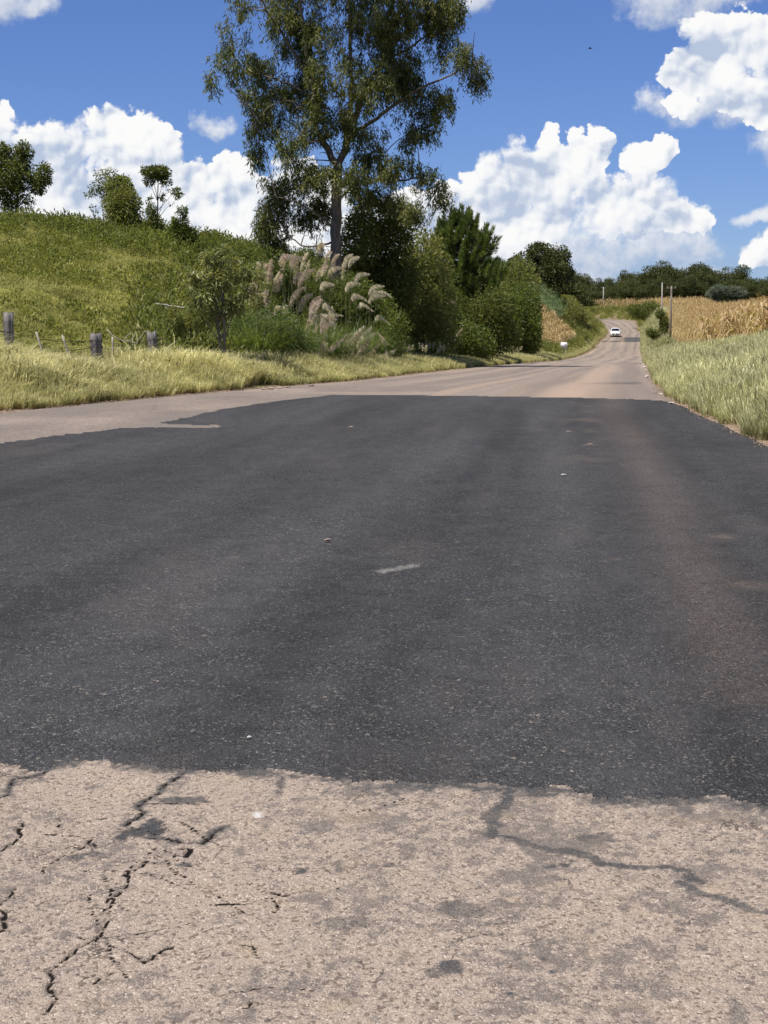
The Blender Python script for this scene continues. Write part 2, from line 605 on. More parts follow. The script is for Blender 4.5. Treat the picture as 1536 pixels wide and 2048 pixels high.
def leaf_mat(name, dark, mid, light, trans=0.25, rough=0.55, inst=0.0, spec=0.35):
    m, K, out = new_mat(name)
    t = K.attr('tint')
    oi = K.node('ShaderNodeObjectInfo')
    if inst:
        t = K.math('ADD', K.math('MULTIPLY', t, 1 - inst), K.math('MULTIPLY', oi.outputs['Random'], inst))
    rp = K.node('ShaderNodeValToRGB')
    K.l.new(t, rp.inputs[0])
    rp.color_ramp.elements[0].color = (*dark, 1); rp.color_ramp.elements[0].position = 0.05
    rp.color_ramp.elements[1].color = (*light, 1); rp.color_ramp.elements[1].position = 0.97
    e_ = rp.color_ramp.elements.new(0.5); e_.color = (*mid, 1)
    p = K.node('ShaderNodeBsdfPrincipled')
    K.l.new(rp.outputs[0], p.inputs['Base Color'])
    p.inputs['Roughness'].default_value = rough
    p.inputs['Specular IOR Level'].default_value = spec
    tr = K.node('ShaderNodeBsdfTranslucent')
    K.l.new(K.mix(1.0, rp.outputs[0], (1.15, 1.2, 0.6), 'MULTIPLY'), tr.inputs[0])
    mx = K.node('ShaderNodeMixShader'); mx.inputs[0].default_value = trans
    K.l.new(p.outputs[0], mx.inputs[1]); K.l.new(tr.outputs[0], mx.inputs[2])
    K.l.new(mx.outputs[0], out.inputs[0])
    return m


def simple_mat(name, col, rough=0.6, metal=0.0, spec=0.4, var=0.0, vscale=8.0, col2=None, stretch=(1, 1, 1), bump=0.0):
    m, K, out = new_mat(name)
    p = K.node('ShaderNodeBsdfPrincipled')
    p.inputs['Roughness'].default_value = rough
    p.inputs['Metallic'].default_value = metal
    p.inputs['Specular IOR Level'].default_value = spec
    if var or col2:
        tc_ = K.node('ShaderNodeTexCoord')
        v = K.vmath('MULTIPLY', tc_.outputs['Object'], stretch)
        n = K.noise(v, vscale, 5, 0.6)
        c2 = col2 or tuple(c * (1 - var) for c in col)
        K.l.new(K.mix(K.smooth(n, 0.35, 0.65), col, c2), p.inputs['Base Color'])
        if bump:
            b = K.node('ShaderNodeBump'); b.inputs['Strength'].default_value = bump; b.inputs['Distance'].default_value = 0.02
            K.l.new(n, b.inputs['Height']); K.l.new(b.outputs[0], p.inputs['Normal'])
    else:
        p.inputs['Base Color'].default_value = (*col, 1)
    K.l.new(p.outputs[0], out.inputs[0])
    return m


M = {}
M['euc'] = leaf_mat('eucalyptus_leaf', (0.0470, 0.0609, 0.0186), (0.1215, 0.1359, 0.0371), (0.2647, 0.2504, 0.0713), 0.34, 0.5, spec=0.3)
M['dark'] = leaf_mat('dark_leaf', (0.0508, 0.0687, 0.0157), (0.1188, 0.1376, 0.0267), (0.2403, 0.2408, 0.0472), 0.32, 0.55, spec=0.3)
M['olive'] = leaf_mat('olive_leaf', (0.1045, 0.1210, 0.0325), (0.2046, 0.2140, 0.0558), (0.3487, 0.3371, 0.0977), 0.40, 0.55)
M['green'] = leaf_mat('green_leaf', (0.0576, 0.0827, 0.0160), (0.1190, 0.1496, 0.0288), (0.2208, 0.2464, 0.0512), 0.42, 0.5)
M['forest'] = leaf_mat('forest_leaf', (0.0373, 0.0469, 0.0138), (0.0819, 0.0937, 0.0248), (0.1585, 0.1641, 0.0469), 0.27, 0.6, inst=0.25, spec=0.3)
M['silver'] = leaf_mat('silver_leaf', (0.07, 0.09, 0.06), (0.14, 0.16, 0.11), (0.22, 0.24, 0.18), 0.15, 0.6)
M['pine'] = leaf_mat('pine_needle', (0.0594, 0.0907, 0.0216), (0.1296, 0.1764, 0.0389), (0.2430, 0.2898, 0.0691), 0.32, 0.5)
M['mango'] = leaf_mat('lance_leaf', (0.1254, 0.1504, 0.0456), (0.2279, 0.2394, 0.0775), (0.4328, 0.4100, 0.1594), 0.37, 0.4, spec=0.4)
M['reed'] = leaf_mat('reed_leaf', (0.0616, 0.0968, 0.0246), (0.1320, 0.1760, 0.0458), (0.2640, 0.2992, 0.0968), 0.42, 0.45)
M['plume'] = leaf_mat('plume_cream', (0.52, 0.43, 0.34), (0.72, 0.63, 0.50), (0.86, 0.80, 0.66), 0.4, 0.8, spec=0.1)
M['plume_r'] = leaf_mat('plume_mauve', (0.44, 0.33, 0.29), (0.62, 0.50, 0.43), (0.78, 0.68, 0.58), 0.4, 0.8, spec=0.1)
M['corn_dry'] = leaf_mat('dry_maize_leaf', (0.26, 0.16, 0.070), (0.46, 0.32, 0.160), (0.76, 0.62, 0.37), 0.3, 0.65, inst=0.3, spec=0.2)
M['corn_green'] = leaf_mat('green_maize_leaf', (0.0578, 0.0956, 0.0356), (0.1155, 0.1594, 0.0599), (0.2145, 0.2422, 0.1140), 0.25, 0.5, inst=0.3)
M['bark'] = simple_mat('pale_bark', (0.20, 0.16, 0.12), 0.85, col2=(0.10, 0.08, 0.06), vscale=3.0, stretch=(2, 2, 0.5), bump=0.6)
M['bark_d'] = simple_mat('dark_bark', (0.09, 0.07, 0.05), 0.9, col2=(0.045, 0.035, 0.028), vscale=5.0, stretch=(2, 2, 0.4), bump=0.6)
M['wood'] = simple_mat('weathered_wood', (0.25, 0.225, 0.21), 0.9, col2=(0.10, 0.09, 0.085), vscale=10.0, stretch=(5, 5, 0.35), bump=1.0)
M['stick'] = simple_mat('bleached_wood', (0.5, 0.45, 0.37), 0.85, col2=(0.3, 0.26, 0.2), vscale=9.0)
M['wire'] = simple_mat('rusty_wire', (0.05, 0.04, 0.035), 0.7, 0.4)
M['concrete'] = simple_mat('pole_concrete', (0.42, 0.39, 0.34), 0.85, col2=(0.32, 0.29, 0.25), vscale=3.0)
M['pole_wood'] = simple_mat('pole_wood', (0.24, 0.20, 0.16), 0.9, col2=(0.16, 0.13, 0.10), vscale=3.0)
M['stone'] = simple_mat('pale_stone', (0.38, 0.29, 0.22), 0.9, col2=(0.26, 0.19, 0.14), vscale=30.0)
M['white_stone'] = simple_mat('white_stone', (0.60, 0.55, 0.49), 0.9, col2=(0.42, 0.37, 0.32), vscale=30.0)


def grass_mat(name, base, low, mid, tip, trans=0.35):
    """colour along the blade (dry at the foot) and from blade to blade"""
    m, K, out = new_mat(name)
    h = K.attr('hgt'); t = K.attr('tint')
    oi = K.node('ShaderNodeObjectInfo')
    rnd = K.math('ADD', K.math('MULTIPLY', t, 0.65), K.math('MULTIPLY', oi.outputs['Random'], 0.35))
    geo = K.node('ShaderNodeNewGeometry')
    big = K.noise(geo.outputs['Position'], 0.35, 3, 0.55)
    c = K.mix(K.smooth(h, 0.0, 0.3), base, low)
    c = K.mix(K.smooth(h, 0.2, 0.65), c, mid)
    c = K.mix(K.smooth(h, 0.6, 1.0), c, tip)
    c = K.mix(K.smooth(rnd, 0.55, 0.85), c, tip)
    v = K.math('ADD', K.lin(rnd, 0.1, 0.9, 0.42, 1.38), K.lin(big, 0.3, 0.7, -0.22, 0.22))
    cc = K.node('ShaderNodeCombineColor')
    for i in range(3):
        K.put(cc.inputs[i], v)
    c = K.mix(1.0, c, cc.outputs[0], 'MULTIPLY')
    p = K.node('ShaderNodeBsdfPrincipled')
    K.l.new(c, p.inputs['Base Color']); p.inputs['Roughness'].default_value = 0.6
    p.inputs['Specular IOR Level'].default_value = 0.25
    tr = K.node('ShaderNodeBsdfTranslucent'); K.l.new(c, tr.inputs[0])
    mx = K.node('ShaderNodeMixShader'); mx.inputs[0].default_value = trans
    K.l.new(p.outputs[0], mx.inputs[1]); K.l.new(tr.outputs[0], mx.inputs[2]); K.l.new(mx.outputs[0], out.inputs[0])
    return m


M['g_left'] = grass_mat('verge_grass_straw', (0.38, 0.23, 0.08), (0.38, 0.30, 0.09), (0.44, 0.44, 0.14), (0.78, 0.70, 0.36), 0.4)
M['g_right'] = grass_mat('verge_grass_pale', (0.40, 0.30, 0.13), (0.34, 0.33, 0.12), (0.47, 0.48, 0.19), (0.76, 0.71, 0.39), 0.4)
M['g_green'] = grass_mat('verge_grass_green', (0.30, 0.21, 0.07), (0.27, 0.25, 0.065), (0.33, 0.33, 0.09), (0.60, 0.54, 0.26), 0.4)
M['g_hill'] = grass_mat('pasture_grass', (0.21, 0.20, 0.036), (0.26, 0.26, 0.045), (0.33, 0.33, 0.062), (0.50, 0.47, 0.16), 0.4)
M['weed'] = leaf_mat('weed_leaf', (0.1137, 0.1324, 0.0245), (0.2162, 0.2306, 0.0455), (0.3640, 0.3523, 0.0840), 0.42, 0.55, inst=0.45)
M['weed_d'] = leaf_mat('scrub_leaf', (0.0842, 0.1054, 0.0216), (0.1685, 0.1867, 0.0396), (0.2925, 0.2899, 0.0756), 0.42, 0.55, inst=0.45)


# ---- ground material: red-brown soil under thatch
def ground_mat():
    m, K, out = new_mat('soil_and_thatch')
    geo = K.node('ShaderNodeNewGeometry')
    pos = geo.outputs['Position']
    n1 = K.noise(pos, 0.25, 4, 0.6); n2 = K.noise(pos, 6.0, 5, 0.65)
    g = K.mix(K.smooth(n2, 0.3, 0.7), (0.085, 0.085, 0.022), (0.14, 0.13, 0.038))
    s = K.mix(K.smooth(n2, 0.3, 0.7), (0.17, 0.11, 0.055), (0.27, 0.18, 0.09))
    c = K.mix(K.smooth(n1, 0.55, 0.72), g, s)
    ed = K.attr('edge')
    dirt = K.mix(K.smooth(n2, 0.3, 0.7), (0.20, 0.135, 0.09), (0.34, 0.25, 0.18))
    c = K.mix(ed, c, dirt)
    red = K.mix(K.smooth(n2, 0.3, 0.7), (0.30, 0.12, 0.06), (0.42, 0.20, 0.11))
    c = K.mix(K.attr('red'), c, red)
    p = K.node('ShaderNodeBsdfPrincipled'); p.inputs['Roughness'].default_value = 0.95
    p.inputs['Specular IOR Level'].default_value = 0.1
    K.l.new(c, p.inputs['Base Color'])
    b = K.node('ShaderNodeBump'); b.inputs['Distance'].default_value = 0.05; b.inputs['Strength'].default_value = 0.7
    K.l.new(n2, b.inputs['Height']); K.l.new(b.outputs[0], p.inputs['Normal'])
    K.l.new(p.outputs[0], out.inputs[0])
    return m


M['ground'] = ground_mat()


def asphalt(name, patch):
    m, K, out = new_mat(name)
    geo = K.node('ShaderNodeNewGeometry')
    pos = geo.outputs['Position']
    tar = K.attr('tar'); dust = K.attr('dust'); tone = K.attr('tone'); wht = K.attr('white')
    S1, S2 = (165.0, 80.0) if patch else (215.0, 105.0)
    wp = K.vmath('ADD', pos, K.vmath('SCALE', K.noise(pos, 60.0, 2, 0.5, out=1), scale=0.012))
    f1 = K.voro(wp, S1)
    cell = K.node('ShaderNodeSeparateColor'); K.l.new(K.voro(wp, S1, out='Color'), cell.inputs[0])
    cell2 = K.node('ShaderNodeSeparateColor'); K.l.new(K.voro(wp, S2, out='Color'), cell2.inputs[0])
    f2 = K.voro(wp, S2)
    fine = K.noise(pos, 260.0, 3, 0.7)
    med = K.noise(pos, 22.0, 5, 0.65)
    lowf = K.noise(pos, 3.0, 5, 0.6)
    if patch:
        c = K.mix(cell.outputs[0], (0.026, 0.0255, 0.025), (0.082, 0.080, 0.078))
        c = K.mix(K.smooth(cell2.outputs[1], 0.90, 0.98), c, (0.115, 0.112, 0.108))
        c = K.mix(K.smooth(cell.outputs[1], 0.965, 0.99), c, (0.27, 0.25, 0.225))
        c = K.mix(K.smooth(cell2.outputs[2], 0.975, 0.99), c, (0.25, 0.21, 0.165))
        pit = K.smooth(K.noise(pos, 75.0, 3, 0.65), 0.57, 0.68)
        c = K.mix(pit, c, (0.012, 0.012, 0.012))
        c = K.mix(K.smooth(K.noise(pos, 9.0, 4, 0.6), 0.5, 0.8), c, (0.034, 0.033, 0.033))
        c = K.mix(K.math('MULTIPLY', K.smooth(lowf, 0.35, 0.75), 0.55), c, K.mix(cell.outputs[2], (0.060, 0.0585, 0.057), (0.092, 0.089, 0.086)))
        tv = K.lin(tone, 0.0, 1.0, 0.72, 1.30)
        tcc = K.node('ShaderNodeCombineColor')
        for i_ in range(3):
            K.put(tcc.inputs[i_], tv)
        c = K.mix(1.0, c, tcc.outputs[0], 'MULTIPLY')
        dm = K.math('MULTIPLY', dust, K.smooth(K.math('ADD', K.math('MULTIPLY', med, 0.6), K.math('MULTIPLY', cell.outputs[2], 0.5)), 0.35, 0.85))
        c = K.mix(dm, c, K.mix(cell.outputs[0], (0.22, 0.165, 0.12), (0.36, 0.28, 0.21)))
        c = K.mix(K.math('MULTIPLY', wht, K.smooth(f1, 0.65, 0.35)), c, (0.46, 0.44, 0.38))
        rough = 0.85; bd = 0.008
    else:
        lo = K.mix(cell.outputs[2], (0.250, 0.196, 0.155), (0.312, 0.250, 0.196))
        hi = K.mix(cell2.outputs[2], (0.40, 0.318, 0.250), (0.470, 0.378, 0.286))
        c = K.mix(K.math('MULTIPLY', cell.outputs[0], 0.95), lo, hi)
        c = K.mix(K.smooth(cell.outputs[1], 0.90, 0.97), c, (0.56, 0.48, 0.38))
        c = K.mix(K.smooth(cell2.outputs[1], 0.80, 0.93), c, (0.18, 0.135, 0.105))
        # worn film of old binder between and over the stones
        film = K.math('ADD', K.math('MULTIPLY', tone, 1.0), K.math('ADD', K.lin(med, 0.25, 0.75, -0.45, 0.45), K.lin(cell.outputs[2], 0, 1, -0.28, 0.28)))
        c = K.mix(K.math('MULTIPLY', K.smooth(film, 0.42, 0.88), 0.80), c, K.mix(cell.outputs[0], (0.115, 0.098, 0.086), (0.195, 0.168, 0.145)))
        c = K.mix(K.math('MULTIPLY', K.smooth(K.noise(pos, 7.0, 5, 0.65), 0.52, 0.74), 0.35), c, K.mix(cell.outputs[1], (0.34, 0.255, 0.15), (0.47, 0.36, 0.225)))
        spk = K.smooth(K.noise(pos, 14.0, 5, 0.65), 0.63, 0.71)
        c = K.mix(K.math('MULTIPLY', spk, 0.7), c, (0.085, 0.08, 0.08))
        c = K.mix(tar, c, K.mix(cell.outputs[0], (0.040, 0.042, 0.043), (0.075, 0.076, 0.076)))
        c = K.mix(K.math('MULTIPLY', dust, 0.8), c, K.mix(cell.outputs[0], (0.36, 0.25, 0.17), (0.47, 0.34, 0.24)))
        c = K.mix(wht, c, (0.60, 0.57, 0.52))
        hv = K.vmath('ADD', pos, K.vmath('SCALE', K.noise(pos, 9.0, 4, 0.6, out=1), scale=0.22))
        hd = K.voro(hv, 3.2, 'DISTANCE_TO_EDGE')
        hm = K.math('MULTIPLY', K.smooth(hd, 0.016, 0.006), K.smooth(K.noise(pos, 2.3, 3, 0.6), 0.50, 0.62))
        c = K.mix(K.math('MULTIPLY', hm, 0.8), c, (0.06, 0.048, 0.04))
        c = K.mix(K.smooth(K.attr('hole'), 0.15, 0.6), c, (0.014, 0.011, 0.009))   # shade of the crack depths, painted in as near-black
        rough = 0.9; bd = 0.0035
    p = K.node('ShaderNodeBsdfPrincipled')
    K.l.new(c, p.inputs['Base Color'])
    p.inputs['Roughness'].default_value = rough
    p.inputs['Specular IOR Level'].default_value = 0.12
    hgt = K.math('ADD', K.math('MULTIPLY', K.math('ADD', f1, K.math('MULTIPLY', f2, 0.7)), -1.0), K.math('ADD', K.math('MULTIPLY', fine, 0.5), K.math('MULTIPLY', med, 0.8)))
    b = K.node('ShaderNodeBump'); b.inputs['Strength'].default_value = 0.9; b.inputs['Distance'].default_value = bd
    K.l.new(hgt, b.inputs['Height']); K.l.new(b.outputs[0], p.inputs['Normal'])
    K.l.new(p.outputs[0], out.inputs[0])
    return m


M['old_road'] = asphalt('worn_chipseal', False)
M['patch'] = asphalt('fresh_asphalt', True)


# ------------------------------------------------------------------ ground sheet
def build_ground():
    ys = np.concatenate([np.array([-1500, -700, -300, -120, -60, -30]), np.arange(-15, 14, 2.5), np.arange(14, 75, 0.6), np.arange(75, 130, 1.1),
                         np.arange(130, 400, 2.6), np.arange(400, 600, 12), np.array([650, 750, 900, 1200, 1800, 2600, 3600])])
    xs = np.concatenate([np.array([-2500, -1400, -800, -400, -200, -120, -80]), np.arange(-60, -32, 3), np.arange(-32, 16, 0.6), np.arange(16, 75, 1.1),
                         np.arange(75, 130, 4), np.array([150, 200, 300, 500, 900, 1500, 2500])])
    X, Y = np.meshgrid(xs, ys)
    Z = terr(X.ravel(), Y.ravel())
    dl, dr = road_dist(X.ravel(), Y.ravel())
    nz = fbm(X.ravel() * 0.9, Y.ravel() * 0.9, 11, 3)
    e_ = np.maximum(dl, dr)
    edge = 1 - sstep(e_ + (nz - 0.5) * 0.9, 0.15, 0.7)
    red = np.zeros(X.size)
    Xf, Yf = X.ravel(), Y.ravel()
    for (x, y, Yd, rx, ry) in ((75, 690, 37.2, 2.0, 1.0), (122, 688, 37.6, 0.8, 0.8), (1318, 628, 290, 4.0, 7.0)):
        c = at(x, y, Yd)
        red = np.maximum(red, 1 - sstep(((Xf - c[0]) / rx) ** 2 + ((Yf - c[1]) / ry) ** 2 + (nz - 0.5) * 0.8, 0.6, 1.1))
    V = np.stack([Xf, Yf, Z], 1)
    nx = len(xs); ny = len(ys)
    i = np.arange(ny - 1)[:, None] * nx + np.arange(nx - 1)[None, :]
    i = i.ravel()
    F = np.stack([i, i + 1, i + nx + 1, i + nx], 1)
    o = part('ground', np_mesh('ground', V, F, M['ground'], True, {'edge': edge, 'red': red}))
    o['kind'] = 'structure'


build_ground()


# ------------------------------------------------------------------ road: worn chipseal, fresh patch, cracks
def poly_dist(X, Y, pts):
    best = np.full(X.shape, 1e9)
    P = np.array(pts, float)
    for a, b in zip(P[:-1], P[1:]):
        d = b - a; l2 = d @ d + 1e-12
        t = np.clip(((X - a[0]) * d[0] + (Y - a[1]) * d[1]) / l2, 0, 1)
        best = np.minimum(best, np.hypot(X - a[0] - t * d[0], Y - a[1] - t * d[1]))
    return best


def inside(X, Y, poly):
    r = np.zeros(X.shape, bool)
    P = np.array(poly, float)
    for (x0, y0), (x1, y1) in zip(P, np.roll(P, -1, axis=0)):
        c = ((y0 > Y) != (y1 > Y)) & (X < (x1 - x0) * (Y - y0) / (y1 - y0 + 1e-12) + x0)
        r ^= c
    return r


def Z1(p):
    return ground0(p[0] / 2.56, 1450 + p[1] / 2.56)


def Z3(p):
    return ground0(936 + p[0] / 2.56, 1450 + p[1] / 2.56)


def Z2(p):
    return ground0(500 + p[0] / 2.56, 1450 + p[1] / 2.56)


CRACKS = [[Z1(p) for p in c] for c in (
    [(985, 240), (920, 290), (850, 330), (800, 385), (760, 405), (700, 455), (745, 475), (690, 515), (640, 540)],
    [(480, 600), (430, 650), (360, 680), (300, 710), (230, 750), (205, 790)],
    [(840, 700), (760, 725), (700, 770), (655, 795), (665, 840), (620, 880), (590, 915), (560, 965), (570, 1020), (520, 1080), (500, 1120), (430, 1160),
     (390, 1190), (330, 1225), (290, 1275), (255, 1300), (265, 1340), (245, 1380), (300, 1440), (215, 1520)],
    [(470, 960), (560, 970)],
    [(750, 605), (900, 625), (1040, 635), (1110, 570), (1170, 545)],
    [(885, 690), (950, 705), (980, 660), (890, 665)],
    [(750, 1240), (780, 1225), (830, 1190), (900, 1160)],
    [(470, 1370), (510, 1325), (580, 1300)],
    [(110, 520), (100, 600), (50, 640), (15, 670)],
    [(70, 860), (40, 920), (0, 940), (-60, 985)],
    [(-20, 960), (30, 1000), (20, 1070), (-30, 1110)],
    [(250, 260), (150, 290), (70, 300), (40, 380), (-20, 400)],
    [(1370, 980), (1400, 985), (1430, 968), (1400, 915), (1450, 880)],
    [(1230, 1495), (1270, 1490), (1285, 1465)], [(1330, 1225), (1310, 1205), (1290, 1165), (1240, 1160)])]
CRACKS += [[Z2(p) for p in c] for c in ([(395, 870), (430, 880), (460, 865)], [(430, 820), (460, 835)], [(1160, 985), (1200, 965)])]
NMAIN = len(CRACKS)
_r = random.Random(12)
for _k in range(20):     # hairline branches, mostly on the left-hand side
    x_, y_ = (_r.uniform(0, 560) if _k < 18 else _r.uniform(560, 1500)), _r.uniform(1600, 2030)
    a_ = _r.choice((2.3, 2.5, 0.2, 2.7)) + _r.uniform(-0.4, 0.4)
    pl_ = [ground0(x_, y_)]
    for _q in range(_r.randint(3, 7)):
        a_ += _r.uniform(-0.35, 0.35)
        pl_.append((pl_[-1][0] + 0.05 * math.cos(a_), pl_[-1][1] + 0.09 * math.sin(a_)))
    CRACKS.append(pl_)
SEAL = [[Z3(p) for p in c] for c in (
    [(215, 345), (205, 410), (170, 455), (112, 490), (135, 530), (120, 585), (78, 602)],
    [(110, 592), (180, 605), (250, 622), (330, 640), (400, 668), (520, 672), (580, 690), (620, 708), (690, 742), (780, 752), (860, 766), (930, 762), (1000, 752),
     (1060, 765), (1110, 790), (1150, 825), (1110, 850), (1150, 878), (1260, 915), (1340, 935), (1400, 955), (1490, 1000), (1600, 1010), (1900, 1080)],
    [(380, 762), (430, 750), (480, 750), (540, 733)])]
SEAL_W = [0.026, 0.022, 0.011]
STAINS = [(270, 1676, 62, 15, .95), (300, 1668, 22, 22, 1), (355, 1613, 70, 8, .8), (560, 1580, 10, 26, .75), (780, 1742, 46, 6, .8), (905, 1950, 26, 16, .85), (870, 1962, 30, 10, .6),
          (1105, 1960, 14, 7, .9), (1085, 1933, 10, 5, .8), (1020, 2005, 10, 6, .9), (1050, 2012, 24, 6, .6), (690, 1858, 60, 16, .5), (940, 1832, 70, 18, .55),
          (1190, 1690, 46, 18, .6), (1372, 1632, 22, 9, .7), (200, 1720, 40, 10, .55), (600, 1755, 14, 6, .9), (680, 1752, 12, 8, .6), (480, 1716, 30, 10, .5),
          (1260, 1707, 20, 8, .6), (1470, 1716, 20, 6, .6), (150, 1727, 24, 7, .7), (1250, 1832, 24, 6, .6), (370, 1742, 16, 5, .8), (190, 1586, 26, 6, .5)]
NEAR_B = [(-700, 1500), (-200, 1520), (0, 1535), (40, 1548), (90, 1548), (130, 1536), (250, 1540), (380, 1547), (560, 1557), (700, 1574), (830, 1581), (1000, 1584),
          (1100, 1592), (1200, 1604), (1380, 1613), (1450, 1608), (1536, 1626), (1900, 1650)]
LEFT_B = [(-500, 960), (0, 890), (130, 872), (240, 860), (330, 858), (445, 857), (445, 854), (360, 853), (305, 850), (340, 845), (450, 820), (560, 803), (680, 790)]
FAR_B = [(770, 790.5), (1000, 793), (1200, 797), (1340, 803)]
PATCH_POLY = [ground0(*p) for p in NEAR_B] + [(9, 4), (9, 26), (7.0, 30.2)] + [ground0(*p) for p in FAR_B[::-1]] + [ground0(*p) for p in LEFT_B[::-1]]
DUST_LINE = [ground0(*p) for p in ((1215, 800), (1240, 850), (1275, 900), (1330, 1000), (1370, 1100), (1425, 1230), (1500, 1400))]
DUST2_LINE = [ground0(*p) for p in ((1180, 800), (1170, 860), (1190, 930))]


def build_road():
    # near grid: rows dense where the picture is near, columns dense in view
    yimg = np.concatenate([np.arange(2200, 1400, -2.0), np.arange(1400, 900, -2.6), np.arange(900, 768, -1.6)])
    rows = []
    for y in yimg:
        _, b = ray(768, y); rows.append(-CAMH / b)
    rows = [r for r in rows if r < 41]
    rows = np.concatenate([np.arange(-15, rows[0] - 0.1, 0.35), rows])
    NC = 440
    V = []
    for Y in rows:
        a, b = float(XL(Y)), float(XR(Y))
        g = np.linspace(a, b, 900)
        w = np.where(np.abs(g) < 0.272 * max(Y, 2.5), 1.0, 0.07)
        cdf = np.concatenate([[0], np.cumsum((w[1:] + w[:-1]) / 2)]); cdf /= cdf[-1]
        x = np.interp(np.linspace(0, 1, NC), cdf, g)
        V.append(np.stack([x, np.full(NC, Y)], 1))
    V = np.array(V)
    nr = len(rows)
    i = (np.arange(nr - 1)[:, None] * NC + np.arange(NC - 1)[None, :]).ravel()
    F1 = np.stack([i, i + 1, i + NC + 1, i + NC], 1)
    P1 = V.reshape(-1, 2)
    # far grid
    fy = np.arange(rows[-1], 284.5, 0.7); NF = 70
    R2 = [np.stack([np.linspace(float(XL(y)), float(XR(y)), NF), np.full(NF, y)], 1) for y in fy]
    for a, b in zip(LBd[1:], RBd[1:]):
        R2.append(np.linspace(a, b, NF))
    P2 = np.array(R2).reshape(-1, 2)
    i = (np.arange(len(R2) - 1)[:, None] * NF + np.arange(NF - 1)[None, :]).ravel()
    F2 = np.stack([i, i + 1, i + NF + 1, i + NF], 1) + len(P1)
    P = np.vstack([P1, P2]); X, Y = P[:, 0], P[:, 1]
    F = np.vstack([F1, F2])
    n = len(P)
    tcol = np.concatenate([np.tile(np.linspace(0, 1, NC), nr), np.tile(np.linspace(0, 1, NF), len(R2))])
    lat = np.where(Y < 284, (X - XL(Y)) / (XR(Y) - XL(Y)), tcol)
    z = ZR(Y) + 0.02
    near = Y < 9
    # ragged edge of the surfacing
    e_ = np.minimum(X - XL(Y), XR(Y) - X); e_[Y > 284] = 9
    z -= 0.05 * (1 - sstep(e_ + (fbm(X * 1.3, Y * 1.3, 5, 3) - 0.5) * 0.5, 0.0, 0.22))
    # slow waves
    z += (fbm(X * 0.5, Y * 0.5, 21, 3) - 0.5) * 0.02
    # patch mask, edge roughened
    js = np.clip(Y / 6.0, 0.5, 3.0)
    jx = X + (fbm(X * 7, Y * 7, 31, 4, 0.6) - 0.5) * 0.10 * js + (vnoise(X * 45, Y * 45, 37) - 0.5) * 0.03
    jy = Y + (fbm(X * 7, Y * 5, 33, 4, 0.6) - 0.5) * 0.16 * js + (vnoise(X * 45, Y * 45, 38) - 0.5) * 0.03
    pm = np.zeros(n, bool)
    sel = Y < 41
    pm[sel] = inside(jx[sel], jy[sel], PATCH_POLY)
    tar = np.zeros(n); dust = np.zeros(n); white = np.zeros(n)
    # small far patches of dark repair
    for (px0, px1, y0, y1) in ((0.45, 1.03, 256, 268), (-0.02, 0.5, 256, 259.0), (0.55, 1.0, 104, 110), (0.62, 1.0, 84, 87), (-0.02, 0.98, 338.0, 341.5), (0.80, 0.97, 40.5, 42.3)):
        mm = (lat > px0 + (fbm(X, Y, 7, 2) - .5) * .1) & (lat < px1 + (fbm(X, Y, 8, 2) - .5) * .1) & (Y > y0) & (Y < y1)
        tar[mm] = (0.85 if y0 > 250 else 0.55 * sstep(fbm(X[mm] * 1.1, Y[mm] * 0.35, int(y0), 3), 0.42, 0.62))
    # cracks and seals (only near the camera)
    Xn, Yn = X[near], Y[near]
    wob = (fbm(Xn * 22, Yn * 22, 41, 4, 0.65) - 0.5)
    gr = fbm(Xn * 60, Yn * 60, 51, 2); gr0 = gr
    wob2 = (fbm(Xn * 22 + 9, Yn * 22 - 4, 47, 4, 0.65) - 0.5)
    Xw = Xn + wob * 0.022; Yw = Yn + wob2 * 0.034
    dep = np.zeros(Xn.shape); tn = np.zeros(Xn.shape); hole = np.zeros(Xn.shape); hole_a = np.zeros(n)
    pres = fbm(Xn * 9, Yn * 9, 43, 3)
    for ic, c in enumerate(CRACKS):
        cw = 1.0 if ic < NMAIN else 0.5
        d = poly_dist(Xw, Yw, c)
        wd = (0.0031 + 0.0065 * np.clip(pres - 0.42, 0, 1)) * cw
        on = sstep(pres, 0.12, 0.28)
        core = (1 - sstep(d, wd * 0.8, wd * 1.2)) * on
        dep = np.maximum(dep, core * (0.005 + 0.008 * pres) * cw)
        hole = np.maximum(hole, core)
        tn = np.maximum(tn, (1 - sstep(d, 0.003, 0.012)) * 0.30 * sstep(pres, 0.45, 0.65))
    for c, w_ in zip(SEAL, SEAL_W):
        d = poly_dist(Xw, Yw, c)
        ww = w_ * (0.55 + 0.9 * pres)
        tn = np.maximum(tn, (1 - sstep(d + (gr - 0.5) * 0.034 + (vnoise(Xn * 38, Yn * 30, 121) - 0.5) * 0.02, ww * 0.55, ww * 1.15)) * (0.62 + 0.3 * vnoise(Xn * 18, Yn * 18, 123)))
    for c in (CRACKS[0], CRACKS[11], CRACKS[4]):
        d = poly_dist(Xw, Yw, c)
        tn = np.maximum(tn, (1 - sstep(d + (gr0 - 0.5) * 0.03, 0.006, 0.024)) * 0.85)
    for (x, y, rx, ry, s) in STAINS:
        c = ground0(x, y); k = c[1] / 3098.0
        c2 = ground0(x, y + ry); kk = abs(c2[1] - c[1])
        q = ((Xw - c[0]) / (rx * k)) ** 2 + ((Yw - c[1]) / kk) ** 2 + (fbm(Xn * 14, Yn * 9, 53, 3) - 0.5) * 2.6 + (gr - 0.5) * 1.2
        tn = np.maximum(tn, (1 - sstep(q, 0.25, 1.0)) * s)
    c = ground0(515, 1642)
    q = ((Xn - c[0]) / 0.022) ** 2 + ((Yn - c[1]) / 0.026) ** 2 + (gr - 0.5) * 2.2
    white[near] = 1 - sstep(q, 0.5, 0.9)
